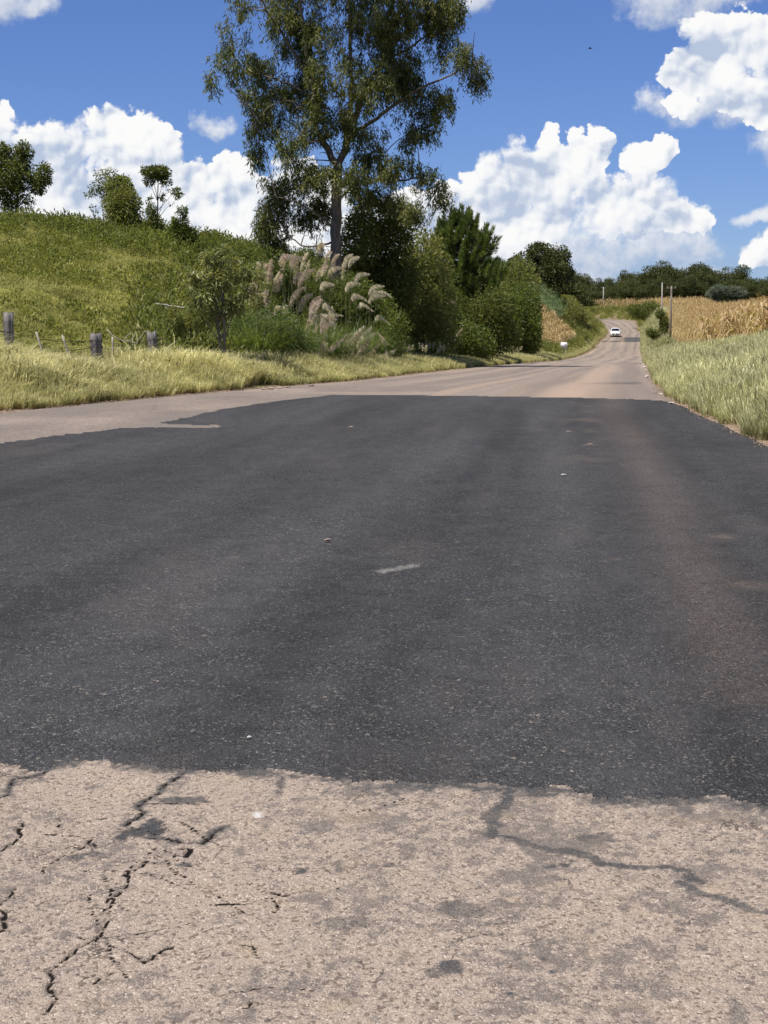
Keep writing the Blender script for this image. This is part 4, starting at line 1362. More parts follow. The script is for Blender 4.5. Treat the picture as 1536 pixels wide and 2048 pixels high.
def build_eucalyptus():
    rng = np.random.default_rng(101)
    Y0 = 67.0
    gx = at(672, 700, Y0)[0]
    base = np.array((gx, Y0, gz(gx, Y0)))
    t = thing('eucalyptus_tree', 'tall open-crowned eucalyptus with drooping leaves rising behind the pampas grass', 'tree', base)
    bx = 672
    ybase = 650 - (base[2] - CAMH) * 3098 / Y0
    trunk = px_path([(668, ybase + 4), (670, 640), (671, 560), (672, 480), (672, 400), (676, 330)], Y0, base, rng, 0, 5, 0.02)
    mb = MB(); mb.tube(trunk, [0.36, 0.27, 0.25, 0.24, 0.22, 0.20], 12, True, 0.06, 1)
    part('trunk', mb.mesh('trunk', M['bark'], True), t)
    limbs = [
        ([(676, 332), (650, 292), (634, 262), (628, 190), (616, 110), (600, 0), (588, -110)], 0.16, 0.05, -0.6),
        ([(676, 332), (692, 290), (702, 262), (735, 170), (760, 125), (790, 60), (815, -40)], 0.17, 0.05, 0.8),
        ([(700, 268), (735, 250), (775, 222), (840, 180), (890, 160), (942, 138)], 0.10, 0.025, -1.0),
        ([(629, 195), (605, 130), (570, 80), (545, 40), (520, 0)], 0.09, 0.025, -1.2),
        ([(624, 195), (575, 165), (530, 148), (470, 130)], 0.06, 0.015, 1.0),
        ([(640, 272), (590, 195), (540, 215), (508, 250)], 0.05, 0.012, -0.8),
        ([(677, 372), (740, 362), (800, 366), (850, 352), (885, 372)], 0.07, 0.015, -0.8),
        ([(671, 460), (640, 432), (600, 408), (556, 398)], 0.06, 0.015, -0.9),
        ([(671, 480), (615, 500), (565, 462), (540, 440)], 0.05, 0.012, 0.7),
        ([(690, 292), (704, 200), (702, 120), (700, 40), (690, -90)], 0.12, 0.04, 0.2),
        ([(672, 400), (700, 380), (735, 330), (770, 300)], 0.06, 0.015, 1.2),
        ([(760, 125), (830, 90), (880, 40), (905, -20)], 0.06, 0.015, 1.3)]
    allp = [trunk]
    for pts, r0, r1, dep in limbs:
        p = px_path(pts, Y0, base, rng, dep, 4, 0.03)
        allp.append(p)
        mb = MB(); mb.tube(p, [r0, r1], 7, True, 0.05, 2)
        part('limb', mb.mesh('limb', M['bark'], True), t)
    lob = [(480, 60, 42, 60), (455, 125, 34, 40), (440, 150, 22, 36), (500, 180, 44, 44), (525, 245, 30, 56), (515, 300, 16, 30), (560, 190, 46, 50), (610, 60, 52, 70), (560, 20, 46, 50),
           (660, 110, 52, 62), (720, 60, 62, 80), (780, 20, 60, 70), (850, 20, 55, 60), (885, 70, 36, 46), (690, 185, 56, 50), (740, 150, 56, 56), (800, 120, 56, 50), (820, 180, 50, 40),
           (940, 110, 40, 34), (955, 150, 26, 36), (895, 190, 44, 34), (850, 235, 36, 34), (815, 265, 20, 22), (765, 230, 46, 36), (620, 235, 46, 46), (585, 285, 32, 38), (635, 175, 40, 50),
           (700, 250, 50, 40), (740, 300, 50, 36), (790, 330, 44, 26), (845, 345, 36, 26), (880, 380, 22, 26), (700, 345, 40, 26), (640, 330, 40, 34), (600, 350, 34, 34), (550, 385, 34, 48),
           (530, 440, 24, 40), (550, 480, 26, 22), (600, 430, 44, 34), (640, 400, 34, 34), (740, 385, 50, 34), (790, 395, 34, 26), (620, 480, 36, 24), (830, 415, 26, 20),
           (680, -60, 110, 60), (580, -70, 70, 60), (800, -70, 90, 60), (700, -170, 120, 70), (490, -10, 36, 40), (905, 0, 26, 40), (520, 120, 40, 40), (590, 120, 40, 46)]
    LB_ = px_lobes(lob, Y0, base, rng, 1.0, 1.2)
    # twigs from limbs to the lobes
    tw = MB(); cand = np.vstack(allp[1:] + [trunk[-8:]])
    for l in LB_:
        for q in range(3):
            tgt = l[:3] + rng.normal(size=3) * l[3:] * 0.45
            dd = np.linalg.norm(cand - tgt, axis=1) + 0.6 * np.maximum(0, cand[:, 2] - tgt[2])
            s = cand[np.argmin(dd)]
            mid = (s + tgt) / 2 + np.array((0, 0, 0.25)) + rng.normal(size=3) * 0.1
            tt = np.linspace(0, 1, 6)[:, None]
            p = (1 - tt) ** 2 * s + 2 * tt * (1 - tt) * mid + tt ** 2 * tgt
            tw.tube(p, [0.03, 0.008], 4, False)
    part('twigs', tw.mesh('twigs', M['bark'], True), t)['kind'] = 'stuff'
    # drooping sprays
    n_spray = 5500
    C, U = lobe_points(LB_, n_spray, rng, 1.2, 1.25, 0.50, 5)
    per = 22
    n = n_spray * per
    drop = rng.random((n_spray, per)) ** 0.8
    ln = (0.30 + 0.50 * rng.random(n_spray))[:, None]
    side = unit(rng.normal(size=(n_spray, 3)) * np.array((1, 1, 0.2)))
    P = C[:, None, :] + side[:, None, :] * (np.sin(drop * 1.6) * 0.22)[..., None] + np.array((0, 0, -1.0)) * (drop * ln)[..., None]
    P = P.reshape(-1, 3) + rng.normal(size=(n, 3)) * 0.07
    D = rng.normal(size=(n, 3)) * 0.5 + np.array((0, 0, -0.8)) + np.repeat(side, per, 0) * 0.35
    tint = np.clip(np.repeat(rng.random(n_spray), per) * 0.55 + rng.random(n) * 0.45, 0, 1)
    part('crown', leaves('crown', P, D, 0.15 + 0.10 * rng.random(n), 0.034 + 0.018 * rng.random(n), M['euc'], rng, tint), t)


build_eucalyptus()


def bushy(name, label, cat, x, y_base_hint, Y0, lobes, n, leaf, narrow, mat, rng, group=None, trunk_r=0.06, bark='bark_d', cut=0.42, nscale=1.6, droop=0.1, stems=1, shell=1.6):
    gx = at(x, 700, Y0)[0]
    base = np.array((gx, Y0, gz(gx, Y0)))
    t = thing(name, label, cat, base, 0, group)
    LB_ = px_lobes(lobes, Y0, base, rng, 1.0, 0.5)
    mb = MB()
    order = np.argsort(LB_[:, 2])
    zc = LB_[:, 2].mean()
    for s in range(stems):
        off = rng.normal(size=2) * 0.15 * (stems > 1)
        top = np.array((LB_[:, 0].mean() + off[0], LB_[:, 1].mean() + off[1], LB_[:, 2].max()))
        tt = np.linspace(0, 1, 8)[:, None]
        p = np.array((off[0] * 0.4, off[1] * 0.4, -0.1)) * (1 - tt) + top * tt + np.sin(tt * 5 + s) * 0.05
        mb.tube(p, [trunk_r, trunk_r * 0.25], 7, True, 0.08, 3)
        for l in LB_:
            k = min(7, max(1, int(8 * max(0.15, (l[2] * 0.6) / max(top[2], 0.1)))))
            s0 = p[k]; mid = (s0 + l[:3]) / 2 + np.array((0, 0, 0.1)) + rng.normal(size=3) * 0.06
            q = (1 - tt) ** 2 * s0 + 2 * tt * (1 - tt) * mid + tt ** 2 * l[:3]
            mb.tube(q[::2], [trunk_r * 0.4, trunk_r * 0.1], 5, False)
    part('trunk', mb.mesh('trunk', M[bark], True), t)
    P, U = lobe_points(LB_, n, rng, shell, nscale, cut, int(rng.integers(0, 99)))
    P[:, 2] = np.maximum(P[:, 2], 0.05)
    D = U * 0.7 + rng.normal(size=P.shape) * 0.6 + np.array((0, 0, -droop))
    tint = np.clip(0.55 * rng.random(len(P)) + 0.45 * vnoise3(P, 2.5, 3), 0, 1)
    part('crown', leaves('crown', P, D, leaf * (0.65 + 0.7 * rng.random(len(P))), leaf * narrow * (0.7 + 0.6 * rng.random(len(P))), mat, rng, tint), t)
    return t


rt = np.random.default_rng(55)
# trees and shrubs around the eucalyptus
bushy('evergreen_tree', 'dense dark evergreen tree right beside the eucalyptus trunk', 'tree', 755, 0, 70,
      [(755, 450, 62, 46), (720, 480, 40, 60), (790, 480, 36, 52), (740, 540, 60, 60), (700, 560, 40, 60), (770, 590, 60, 70), (720, 640, 60, 60), (800, 560, 40, 60)], 27000, 0.16, 0.46, M['dark'], rt, cut=0.33)
bushy('olive_shrub', 'olive-green rounded bush between the dark evergreen and the pine', 'shrub', 845, 0, 74,
      [(845, 500, 44, 42), (820, 540, 40, 46), (870, 545, 36, 46), (840, 600, 60, 60), (880, 620, 36, 60), (800, 640, 46, 60), (850, 680, 70, 40)], 24000, 0.14, 0.44, M['olive'], rt, cut=0.33)
bushy('green_shrub', 'mid-green leafy bush behind the cream pampas plumes', 'shrub', 745, 0, 61,
      [(745, 620, 46, 46), (710, 600, 40, 50), (770, 660, 50, 46), (700, 660, 44, 46), (740, 700, 66, 34), (650, 640, 34, 50), (620, 690, 44, 36)], 21000, 0.14, 0.38, M['green'], rt, cut=0.33)
bushy('green_shrub', 'dark leafy bush at the foot of the pine beside the road verge', 'shrub', 870, 0, 79,
      [(860, 660, 56, 46), (910, 680, 56, 40), (840, 690, 50, 36), (950, 690, 40, 40), (900, 640, 30, 30)], 17000, 0.16, 0.42, M['green'], rt, cut=0.33)
bushy('green_shrub', 'green bush to the right of the pine, next to the dry maize patch', 'shrub', 1030, 0, 126,
      [(1020, 640, 30, 60), (1050, 620, 32, 60), (1040, 680, 40, 34), (1000, 690, 34, 34), (1062, 660, 22, 50)], 13000, 0.24, 0.44, M['green'], rt, cut=0.33)
bushy('olive_shrub', 'brownish-green bush with sparse top behind the pine', 'shrub', 1045, 0, 138,
      [(1040, 545, 30, 30), (1025, 580, 26, 36), (1055, 575, 26, 40), (1040, 620, 40, 40)], 9000, 0.24, 0.42, M['olive'], rt, cut=0.40)
bushy('sparse_shrub', 'thin grey-green shrub seen past the right of the eucalyptus', 'shrub', 815, 0, 80,
      [(800, 420, 40, 26), (825, 440, 24, 30), (780, 410, 30, 20)], 2600, 0.12, 0.4, M['olive'], rt, cut=0.5)
bushy('undergrowth_shrub', 'tall loose green undergrowth between the pampas clumps and the eucalyptus', 'shrub', 600, 0, 60,
      [(545, 600, 40, 50), (590, 590, 40, 56), (640, 600, 40, 60), (520, 650, 40, 40), (690, 610, 36, 60), (610, 660, 60, 40), (560, 550, 26, 24), (640, 550, 24, 26)], 15000, 0.13, 0.3, M['green'], rt, cut=0.40, nscale=1.9, shell=1.0)
bushy('undergrowth_shrub', 'tangled green undergrowth below the pine and the olive bush', 'shrub', 940, 0, 86,
      [(895, 600, 30, 50), (930, 640, 40, 46), (975, 630, 40, 50), (1005, 610, 26, 44), (1010, 670, 36, 34), (890, 670, 40, 34), (960, 690, 50, 26)], 15000, 0.17, 0.36, M['dark'], rt, cut=0.38, nscale=1.5, shell=1.0)
bushy('undergrowth_shrub', 'yellowish bushy undergrowth behind the young tree on the slope', 'shrub', 440, 0, 50,
      [(400, 640, 40, 30), (450, 640, 40, 34), (500, 620, 30, 40), (470, 680, 44, 26), (360, 660, 26, 24), (520, 580, 20, 30)], 9000, 0.12, 0.3, M['olive'], rt, cut=0.42, nscale=2.0, shell=1.0)
# young tree with lance leaves
bushy('young_tree', 'young twin-stemmed tree with long narrow olive leaves beside the pampas', 'tree', 446, 0, 42,
      [(372, 572, 15, 11), (508, 545, 17, 12), (425, 515, 22, 15), (462, 512, 20, 14), (395, 545, 20, 14), (494, 588, 22, 15), (440, 560, 30, 22), (410, 592, 24, 17), (470, 612, 22, 16), (385, 608, 16, 11),
       (430, 628, 18, 11), (480, 545, 24, 14), (445, 500, 12, 8), (515, 570, 12, 9)], 3400, 0.20, 0.20, M['mango'], rt,
      trunk_r=0.042, bark='bark', cut=0.40, nscale=2.6, droop=0.5, stems=2)
bushy('low_shrub', 'low narrow-leaved shrub at the foot of the young tree', 'shrub', 520, 0, 47,
      [(500, 660, 40, 36), (550, 650, 40, 40), (460, 690, 40, 26), (590, 690, 40, 34), (530, 700, 50, 28)], 8500, 0.17, 0.16, M['reed'], rt, cut=0.33)
bushy('low_shrub', 'yellow-green shrub between the third fence post and the young tree', 'shrub', 390, 0, 44,
      [(400, 640, 30, 30), (370, 670, 24, 24), (420, 680, 30, 24), (345, 650, 18, 40)], 3800, 0.10, 0.35, M['olive'], rt, cut=0.42)
# on the brow of the hill
bushy('hill_tree', 'dark bushy tree standing at the brow of the hill', 'tree', 40, 0, 92,
      [(30, 320, 26, 26), (50, 300, 18, 18), (15, 350, 40, 34), (50, 350, 24, 30), (88, 350, 14, 24), (30, 390, 44, 30), (70, 375, 20, 18), (-30, 350, 50, 60), (0, 300, 20, 16)], 13000, 0.20, 0.38, M['dark'], rt, cut=0.42, trunk_r=0.1, bark='bark')
bushy('hill_bush', 'brown-green columnar bush on the brow of the hill', 'shrub', 240, 0, 86,
      [(238, 375, 28, 24), (245, 410, 36, 34), (250, 440, 34, 30), (262, 455, 26, 20)], 11000, 0.17, 0.42, M['olive'], rt, cut=0.34)
bushy('sparse_tree', 'thin half-bare sapling leaning out left of the columnar hill bush', 'tree', 212, 0, 87,
      [(205, 350, 18, 16), (192, 375, 14, 16), (215, 385, 14, 20), (180, 390, 10, 8), (222, 345, 10, 10), (185, 418, 12, 7)], 700, 0.17, 0.4, M['dark'], rt, cut=0.45, trunk_r=0.03)
bushy('slender_tree', 'slender pale-trunked tree with a tufted flat crown on the hill', 'tree', 313, 0, 88,
      [(318, 345, 24, 13), (300, 342, 18, 9), (328, 362, 16, 12), (298, 362, 10, 9), (350, 385, 14, 12), (345, 405, 10, 8), (330, 395, 10, 8), (290, 395, 12, 8)], 2300, 0.17, 0.42, M['dark'], rt, cut=0.40, trunk_r=0.06, bark='bark')
bushy('conical_shrub', 'small cone-shaped dark shrub below the slender hill tree', 'shrub', 308, 0, 84,
      [(303, 425, 10, 18), (306, 450, 20, 22), (312, 475, 26, 20)], 3800, 0.13, 0.4, M['dark'], rt, cut=0.36)
bushy('conical_shrub', 'tapering dark shrub at the right end of the hilltop trees', 'shrub', 360, 0, 80,
      [(365, 420, 9, 16), (360, 445, 16, 20), (358, 470, 28, 22), (375, 480, 22, 22)], 4200, 0.13, 0.4, M['green'], rt, cut=0.38)
bushy('sparse_shrub', 'thin light shrub on the skyline above the young tree', 'shrub', 420, 0, 78,
      [(415, 490, 26, 16), (450, 500, 24, 16), (390, 500, 18, 14), (490, 505, 22, 18)], 2000, 0.13, 0.4, M['green'], rt, cut=0.46)
bushy('sparse_shrub', 'light airy shrub behind the tallest mauve plumes', 'shrub', 560, 0, 60,
      [(540, 520, 30, 26), (580, 530, 30, 24), (610, 520, 24, 24), (510, 540, 22, 26), (570, 580, 50, 40)], 5200, 0.11, 0.36, M['green'], rt, cut=0.42)


def build_pine():
    rng = np.random.default_rng(77)
    Y0 = 93.0
    gx = at(925, 700, Y0)[0]
    base = np.array((gx, Y0, gz(gx, Y0)))
    t = thing('pine_tree', 'young dark green pine with upright bottle-brush shoots behind the shrubs', 'tree', base)
    k = Y0 / 3098.0
    top = at(922, 425, Y0) - base
    tt = np.linspace(0, 1, 12)[:, None]
    tr = np.array((0, 0, -0.1)) * (1 - tt) + top * tt
    mb = MB(); mb.tube(tr, [0.16, 0.02], 8, True, 0.05, 4)
    shoots = []
    H = top[2]
    for i in range(330):
        f = rng.random() ** 0.85
        z = H * (0.10 + 0.88 * f)
        a = rng.random() * 6.283
        rmax = np.interp(f, [0, 0.2, 0.5, 0.75, 0.92, 1.0], [2.9, 3.2, 2.7, 2.2, 1.5, 0.5])
        r = rmax * (0.15 + 0.85 * math.sqrt(rng.random()))
        dirv = np.array((math.cos(a), math.sin(a), 0))
        if dirv[0] < 0:
            r *= np.interp(f, [0, 0.4, 0.8], [0.55, 0.8, 1.0])
        b0 = np.array((top[0] * z / H, top[1] * z / H, max(0.3, z - 0.45 * r - 0.2)))
        e0 = b0 + dirv * r + np.array((0, 0, 0.42 * r))
        q = np.linspace(0, 1, 6)[:, None]
        mid = b0 + dirv * r * 0.7 + np.array((0, 0, 0.1 * r))
        path = (1 - q) ** 2 * b0 + 2 * q * (1 - q) * mid + q ** 2 * e0
        mb.tube(path, [0.035, 0.012], 5, False)
        up = unit(dirv * np.interp(f, [0, 1], [0.55, 0.2]) + np.array((0, 0, 1.0)) + rng.normal(size=3) * 0.15)
        shoots.append((e0, up, 0.65 + 0.4 * rng.random()))
        if rng.random() < 0.6:
            shoots.append((path[4], unit(up + rng.normal(size=3) * 0.4), 0.5 + 0.3 * rng.random()))
    shoots.append((top * 0.97, np.array((0, 0, 1.0)), 0.9)); shoots.append((top * 0.95 + np.array((0.3, 0, 0)), np.array((0.15, 0, 1.0)), 0.8)); shoots.append((top * 0.93 - np.array((0.35, 0, 0)), np.array((-0.1, 0, 1.0)), 0.9))
    part('trunk', mb.mesh('trunk', M['bark_d'], True), t)
    per = 200
    P = []; D = []; T = []
    for (p, u, l) in shoots:
        s = rng.random(per)
        P.append(p - u * 0.25 + u * (s * l)[:, None])
        rad = unit(np.cross(np.broadcast_to(u, (per, 3)), rng.normal(size=(per, 3))))
        D.append(rad * (0.95 - 0.35 * s)[:, None] + u * (0.55 + 0.7 * s)[:, None])
        T.append(np.clip(0.5 * rng.random() + 0.5 * rng.random(per), 0, 1))
    P = np.vstack(P); D = np.vstack(D); T = np.concatenate(T)
    part('crown', leaves('crown', P, D, 0.27 + 0.06 * rng.random(len(P)), 0.022, M['pine'], rng, T, 0.03), t)


build_pine()


# ---- wood on the far rise: five grown trees, copied with their parts
def forest_proto(k, rng):
    lobes = []
    h = 9.0
    nl = 9 + k
    for i in range(nl):
        a = rng.random() * 6.28; r = 2.6 * math.sqrt(rng.random())
        z = 4.0 + 4.2 * rng.random() * (1 - 0.25 * r / 2.6)
        s = 1.1 + 1.0 * rng.random()
        lobes.append((r * math.cos(a), r * math.sin(a), z, s * 1.15, s * 1.15, s * 0.85))
    lobes.append((0, 0, 3.2, 2.4, 2.4, 1.8)); lobes.append((0.4, 0, 1.6, 2.6, 2.6, 1.5)); lobes.append((-0.4, 0.3, 0.7, 2.8, 2.8, 1.1))
    mb = MB()
    tt = np.linspace(0, 1, 7)[:, None]
    p = np.array((0, 0, -0.6)) * (1 - tt) + np.array((0.2, 0.1, 6.5)) * tt + np.sin(tt * 4 + k) * 0.12
    mb.tube(p, [0.24, 0.06], 7, True, 0.08, 5)
    for l in lobes:
        q = p[2] * (1 - tt) + np.array(l[:3]) * tt + np.array((0, 0, 0.3)) * np.sin(tt * 3.14)
        mb.tube(q[::2], [0.09, 0.03], 5, False)
    P, U = lobe_points(np.array(lobes), 7000, rng, 2.0, 0.75, 0.40, 60 + k)
    D = U * 0.8 + rng.normal(size=P.shape) * 0.5
    tint = np.clip(0.5 * rng.random(len(P)) + 0.5 * vnoise3(P, 0.9, 3), 0, 1)
    cm = leaves('crown', P, D, 0.34 * (0.6 + 0.8 * rng.random(len(P))), 0.20, M['forest'], rng, tint)
    return mb.mesh('trunk', M['bark_d'], True), cm


rf = np.random.default_rng(33)
FP = [forest_proto(k, rf) for k in range(5)]


def forest_tree(x, ytop, Y0, label, group=None, kind=None, hmin=5.0, wide=1.0, name='forest_tree', crown_mat=None):
    p = at(x, ytop, Y0)
    z = gz(p[0], Y0)
    h = max(hmin, p[2] - z)
    k = int(rf.integers(0, 5)) if kind is None else kind
    t = thing(name, label, 'tree', (p[0], Y0, z), rf.random() * 6.28, group)
    s = h / 8.9
    sw = max(s, 0.75) * wide
    t.scale = (sw, sw, s)
    part('trunk', FP[k][0], t)
    cm = FP[k][1]
    if crown_mat is not None:
        cm = cm.copy(); cm.materials.clear(); cm.materials.append(crown_mat)
    part('crown', cm, t)
    return t


FL = 'dark green broadleaf tree in the wood along the top of the rise'
FG = 'trees of the wood on the rise'
sky_x = [1140, 1180, 1230, 1260, 1290, 1320, 1345, 1400, 1450, 1500, 1540, 1600]
sky_y = [532, 562, 556, 550, 532, 522, 528, 526, 534, 534, 532, 532]
for i, x in enumerate(np.arange(1120, 1600, 17)):
    forest_tree(x + rf.normal() * 5, np.interp(x, sky_x, sky_y) + rf.normal() * 13 + 3, 392 + 22 * rf.random(), FL, FG, wide=0.7 + 0.5 * rf.random())
for x in np.arange(1135, 1600, 24):
    forest_tree(x + rf.normal() * 6, np.interp(x, sky_x, sky_y) + 22 + rf.normal() * 5, 376 + 8 * rf.random(), FL, FG, wide=1.0)
for x in np.arange(1125, 1230, 15):
    forest_tree(x + rf.normal() * 4, 592 + rf.normal() * 7, 368 + 6 * rf.random(), FL, FG, wide=0.9, hmin=4)
for x in np.arange(1128, 1268, 12):
    forest_tree(x + rf.normal() * 4, np.interp(x, sky_x, sky_y) + 8 + rf.normal() * 7, 380 + 14 * rf.random(), FL, FG, wide=0.9)
for x in np.arange(1290, 1600, 20):
    forest_tree(x + rf.normal() * 5, np.interp(x, sky_x, sky_y) + 34 + rf.normal() * 5, 368 + 6 * rf.random(), FL, FG, wide=0.9, hmin=3.5)
forest_tree(1322, 520, 385, 'tall round-topped tree standing above the rest of the wood', None, 2, wide=1.0)
forest_tree(1196, 558, 372, 'small dark tree behind the left utility pole at the bend', None, 1, wide=0.7)
forest_tree(1432, 568, 352, 'silvery grey-green bush at the upper edge of the maize, the taller of two', None, 0, 3.0, 1.0, 'silver_bush', M['silver'])
forest_tree(1470, 570, 352, 'silvery grey-green bush at the upper edge of the maize, the broader of two', None, 3, 3.0, 1.15, 'silver_bush', M['silver'])
# big tree left of the road, above the green crop
bushy('round_tree', 'big dark round-crowned tree above the green crop rows', 'tree', 1090, 0, 262,
      [(1078, 505, 26, 20), (1115, 512, 26, 22), (1050, 530, 30, 24), (1095, 540, 40, 30), (1125, 550, 24, 26), (1070, 565, 44, 30), (1110, 580, 40, 26), (1135, 590, 24, 24), (1040, 570, 30, 30), (1030, 530, 16, 14)],
      24000, 0.42, 0.55, M['forest'], rt, cut=0.38, nscale=0.55, trunk_r=0.3)
bushy('round_tree', 'lower dark tree at the right flank of the big round-crowned tree', 'tree', 1150, 0, 300,
      [(1145, 585, 24, 20), (1160, 600, 24, 20), (1135, 610, 26, 20), (1175, 612, 20, 18)], 5000, 0.36, 0.5, M['forest'], rt, cut=0.4, nscale=0.55, trunk_r=0.2)
bushy('bank_shrub', 'yellow-green shrub with pale seed heads on the bank left of the bend', 'shrub', 1150, 0, 235,
      [(1150, 625, 22, 16), (1140, 640, 20, 14), (1165, 640, 16, 14)], 3200, 0.28, 0.35, M['olive'], rt, cut=0.4, nscale=0.9)
bushy('bank_shrub', 'dark green shrub beside the wooden utility pole on the right bank', 'shrub', 1326, 0, 196,
      [(1328, 648, 8, 22), (1314, 668, 14, 12), (1334, 672, 7, 18), (1320, 628, 8, 9), (1302, 664, 10, 9), (1322, 680, 12, 10)], 3600, 0.26, 0.4, M['dark'], rt, cut=0.38, nscale=0.9)
bushy('bank_shrub', 'green shrub on the bank edge below the far end of the maize', 'shrub', 1290, 0, 296,
      [(1270, 618, 20, 9), (1300, 612, 20, 9), (1285, 630, 26, 9)], 4000, 0.3, 0.4, M['green'], rt, cut=0.38, nscale=0.8)


# ------------------------------------------------------------------ pampas grass
PLUMES = [(686, 528, 705, 507, 0), (696, 530, 718, 512, 0), (655, 550, 686, 533, 0), (640, 574, 668, 568, 0), (709, 560, 740, 547, 0), (690, 577, 720, 566, 0), (738, 585, 768, 571, 0),
          (754, 590, 784, 593, 0), (579, 606, 612, 572, 1), (718, 612, 746, 621, 0), (645, 612, 671, 628, 0), (750, 638, 781, 649, 0), (619, 645, 662, 631, 0), (585, 562, 612, 545, 1),
          (596, 566, 630, 536, 1), (508, 606, 504, 572, 1), (520, 600, 512, 568, 1), (534, 560, 541, 520, 1), (552, 584, 562, 548, 1), (600, 548, 614, 505, 0), (591, 556, 592, 526, 0), (650, 524, 663, 503, 1),
          (662, 535, 677, 508, 1), (684, 560, 686, 528, 0), (640, 506, 645, 488, 1), (632, 682, 634, 640, 1), (645, 678, 662, 640, 0), (655, 700, 687, 676, 1), (692, 692, 728, 650, 0), (700, 692, 724, 662, 1),
          (716, 702, 738, 672, 1), (735, 712, 760, 684, 1), (755, 712, 792, 697, 0), (690, 737, 706, 696, 1), (640, 706, 652, 668, 1), (610, 662, 626, 618, 1), (628, 642, 643, 598, 1), (618, 622, 642, 590, 1),
          (545, 548, 528, 525, 1), (580, 530, 604, 513, 1), (770, 692, 758, 666, 1), (548, 630, 558, 612, 0), (568, 628, 572, 610, 0), (536, 612, 532, 580, 1), (648, 548, 652, 520, 1), (632, 560, 648, 534, 1),
          (560, 535, 568, 508, 1), (665, 655, 652, 612, 0), (720, 680, 742, 655, 1), (625, 700, 616, 668, 1), (760, 735, 772, 700, 1), (705, 720, 722, 690, 1), (670, 720, 660, 690, 1), (640, 660, 668, 642, 1)]
P_FAR = [(893, 609, 914, 605, 0), (966, 622, 992, 600, 0), (972, 618, 984, 598, 0), (845, 604, 858, 570, 1), (905, 684, 924, 656, 1), (890, 668, 902, 655, 1), (986, 676, 996, 644, 1), (850, 548, 858, 536, 1), (1000, 690, 1006, 672, 0), (870, 640, 880, 618, 1), (925, 668, 935, 650, 1)]
_r = random.Random(5)
for _p in list(PLUMES):
    if _r.random() < 0.62:
        dx_, dy_ = _r.uniform(-22, 22), _r.uniform(-16, 18)
        PLUMES.append((_p[0] + dx_, _p[1] + dy_, _p[2] + dx_ + _r.uniform(-8, 8), _p[3] + dy_ + _r.uniform(-6, 6), _p[4] if _r.random() < 0.6 else 0))
CL = [(520, 46.0), (580, 48.5), (645, 52.0), (690, 54.5), (735, 58.0)]


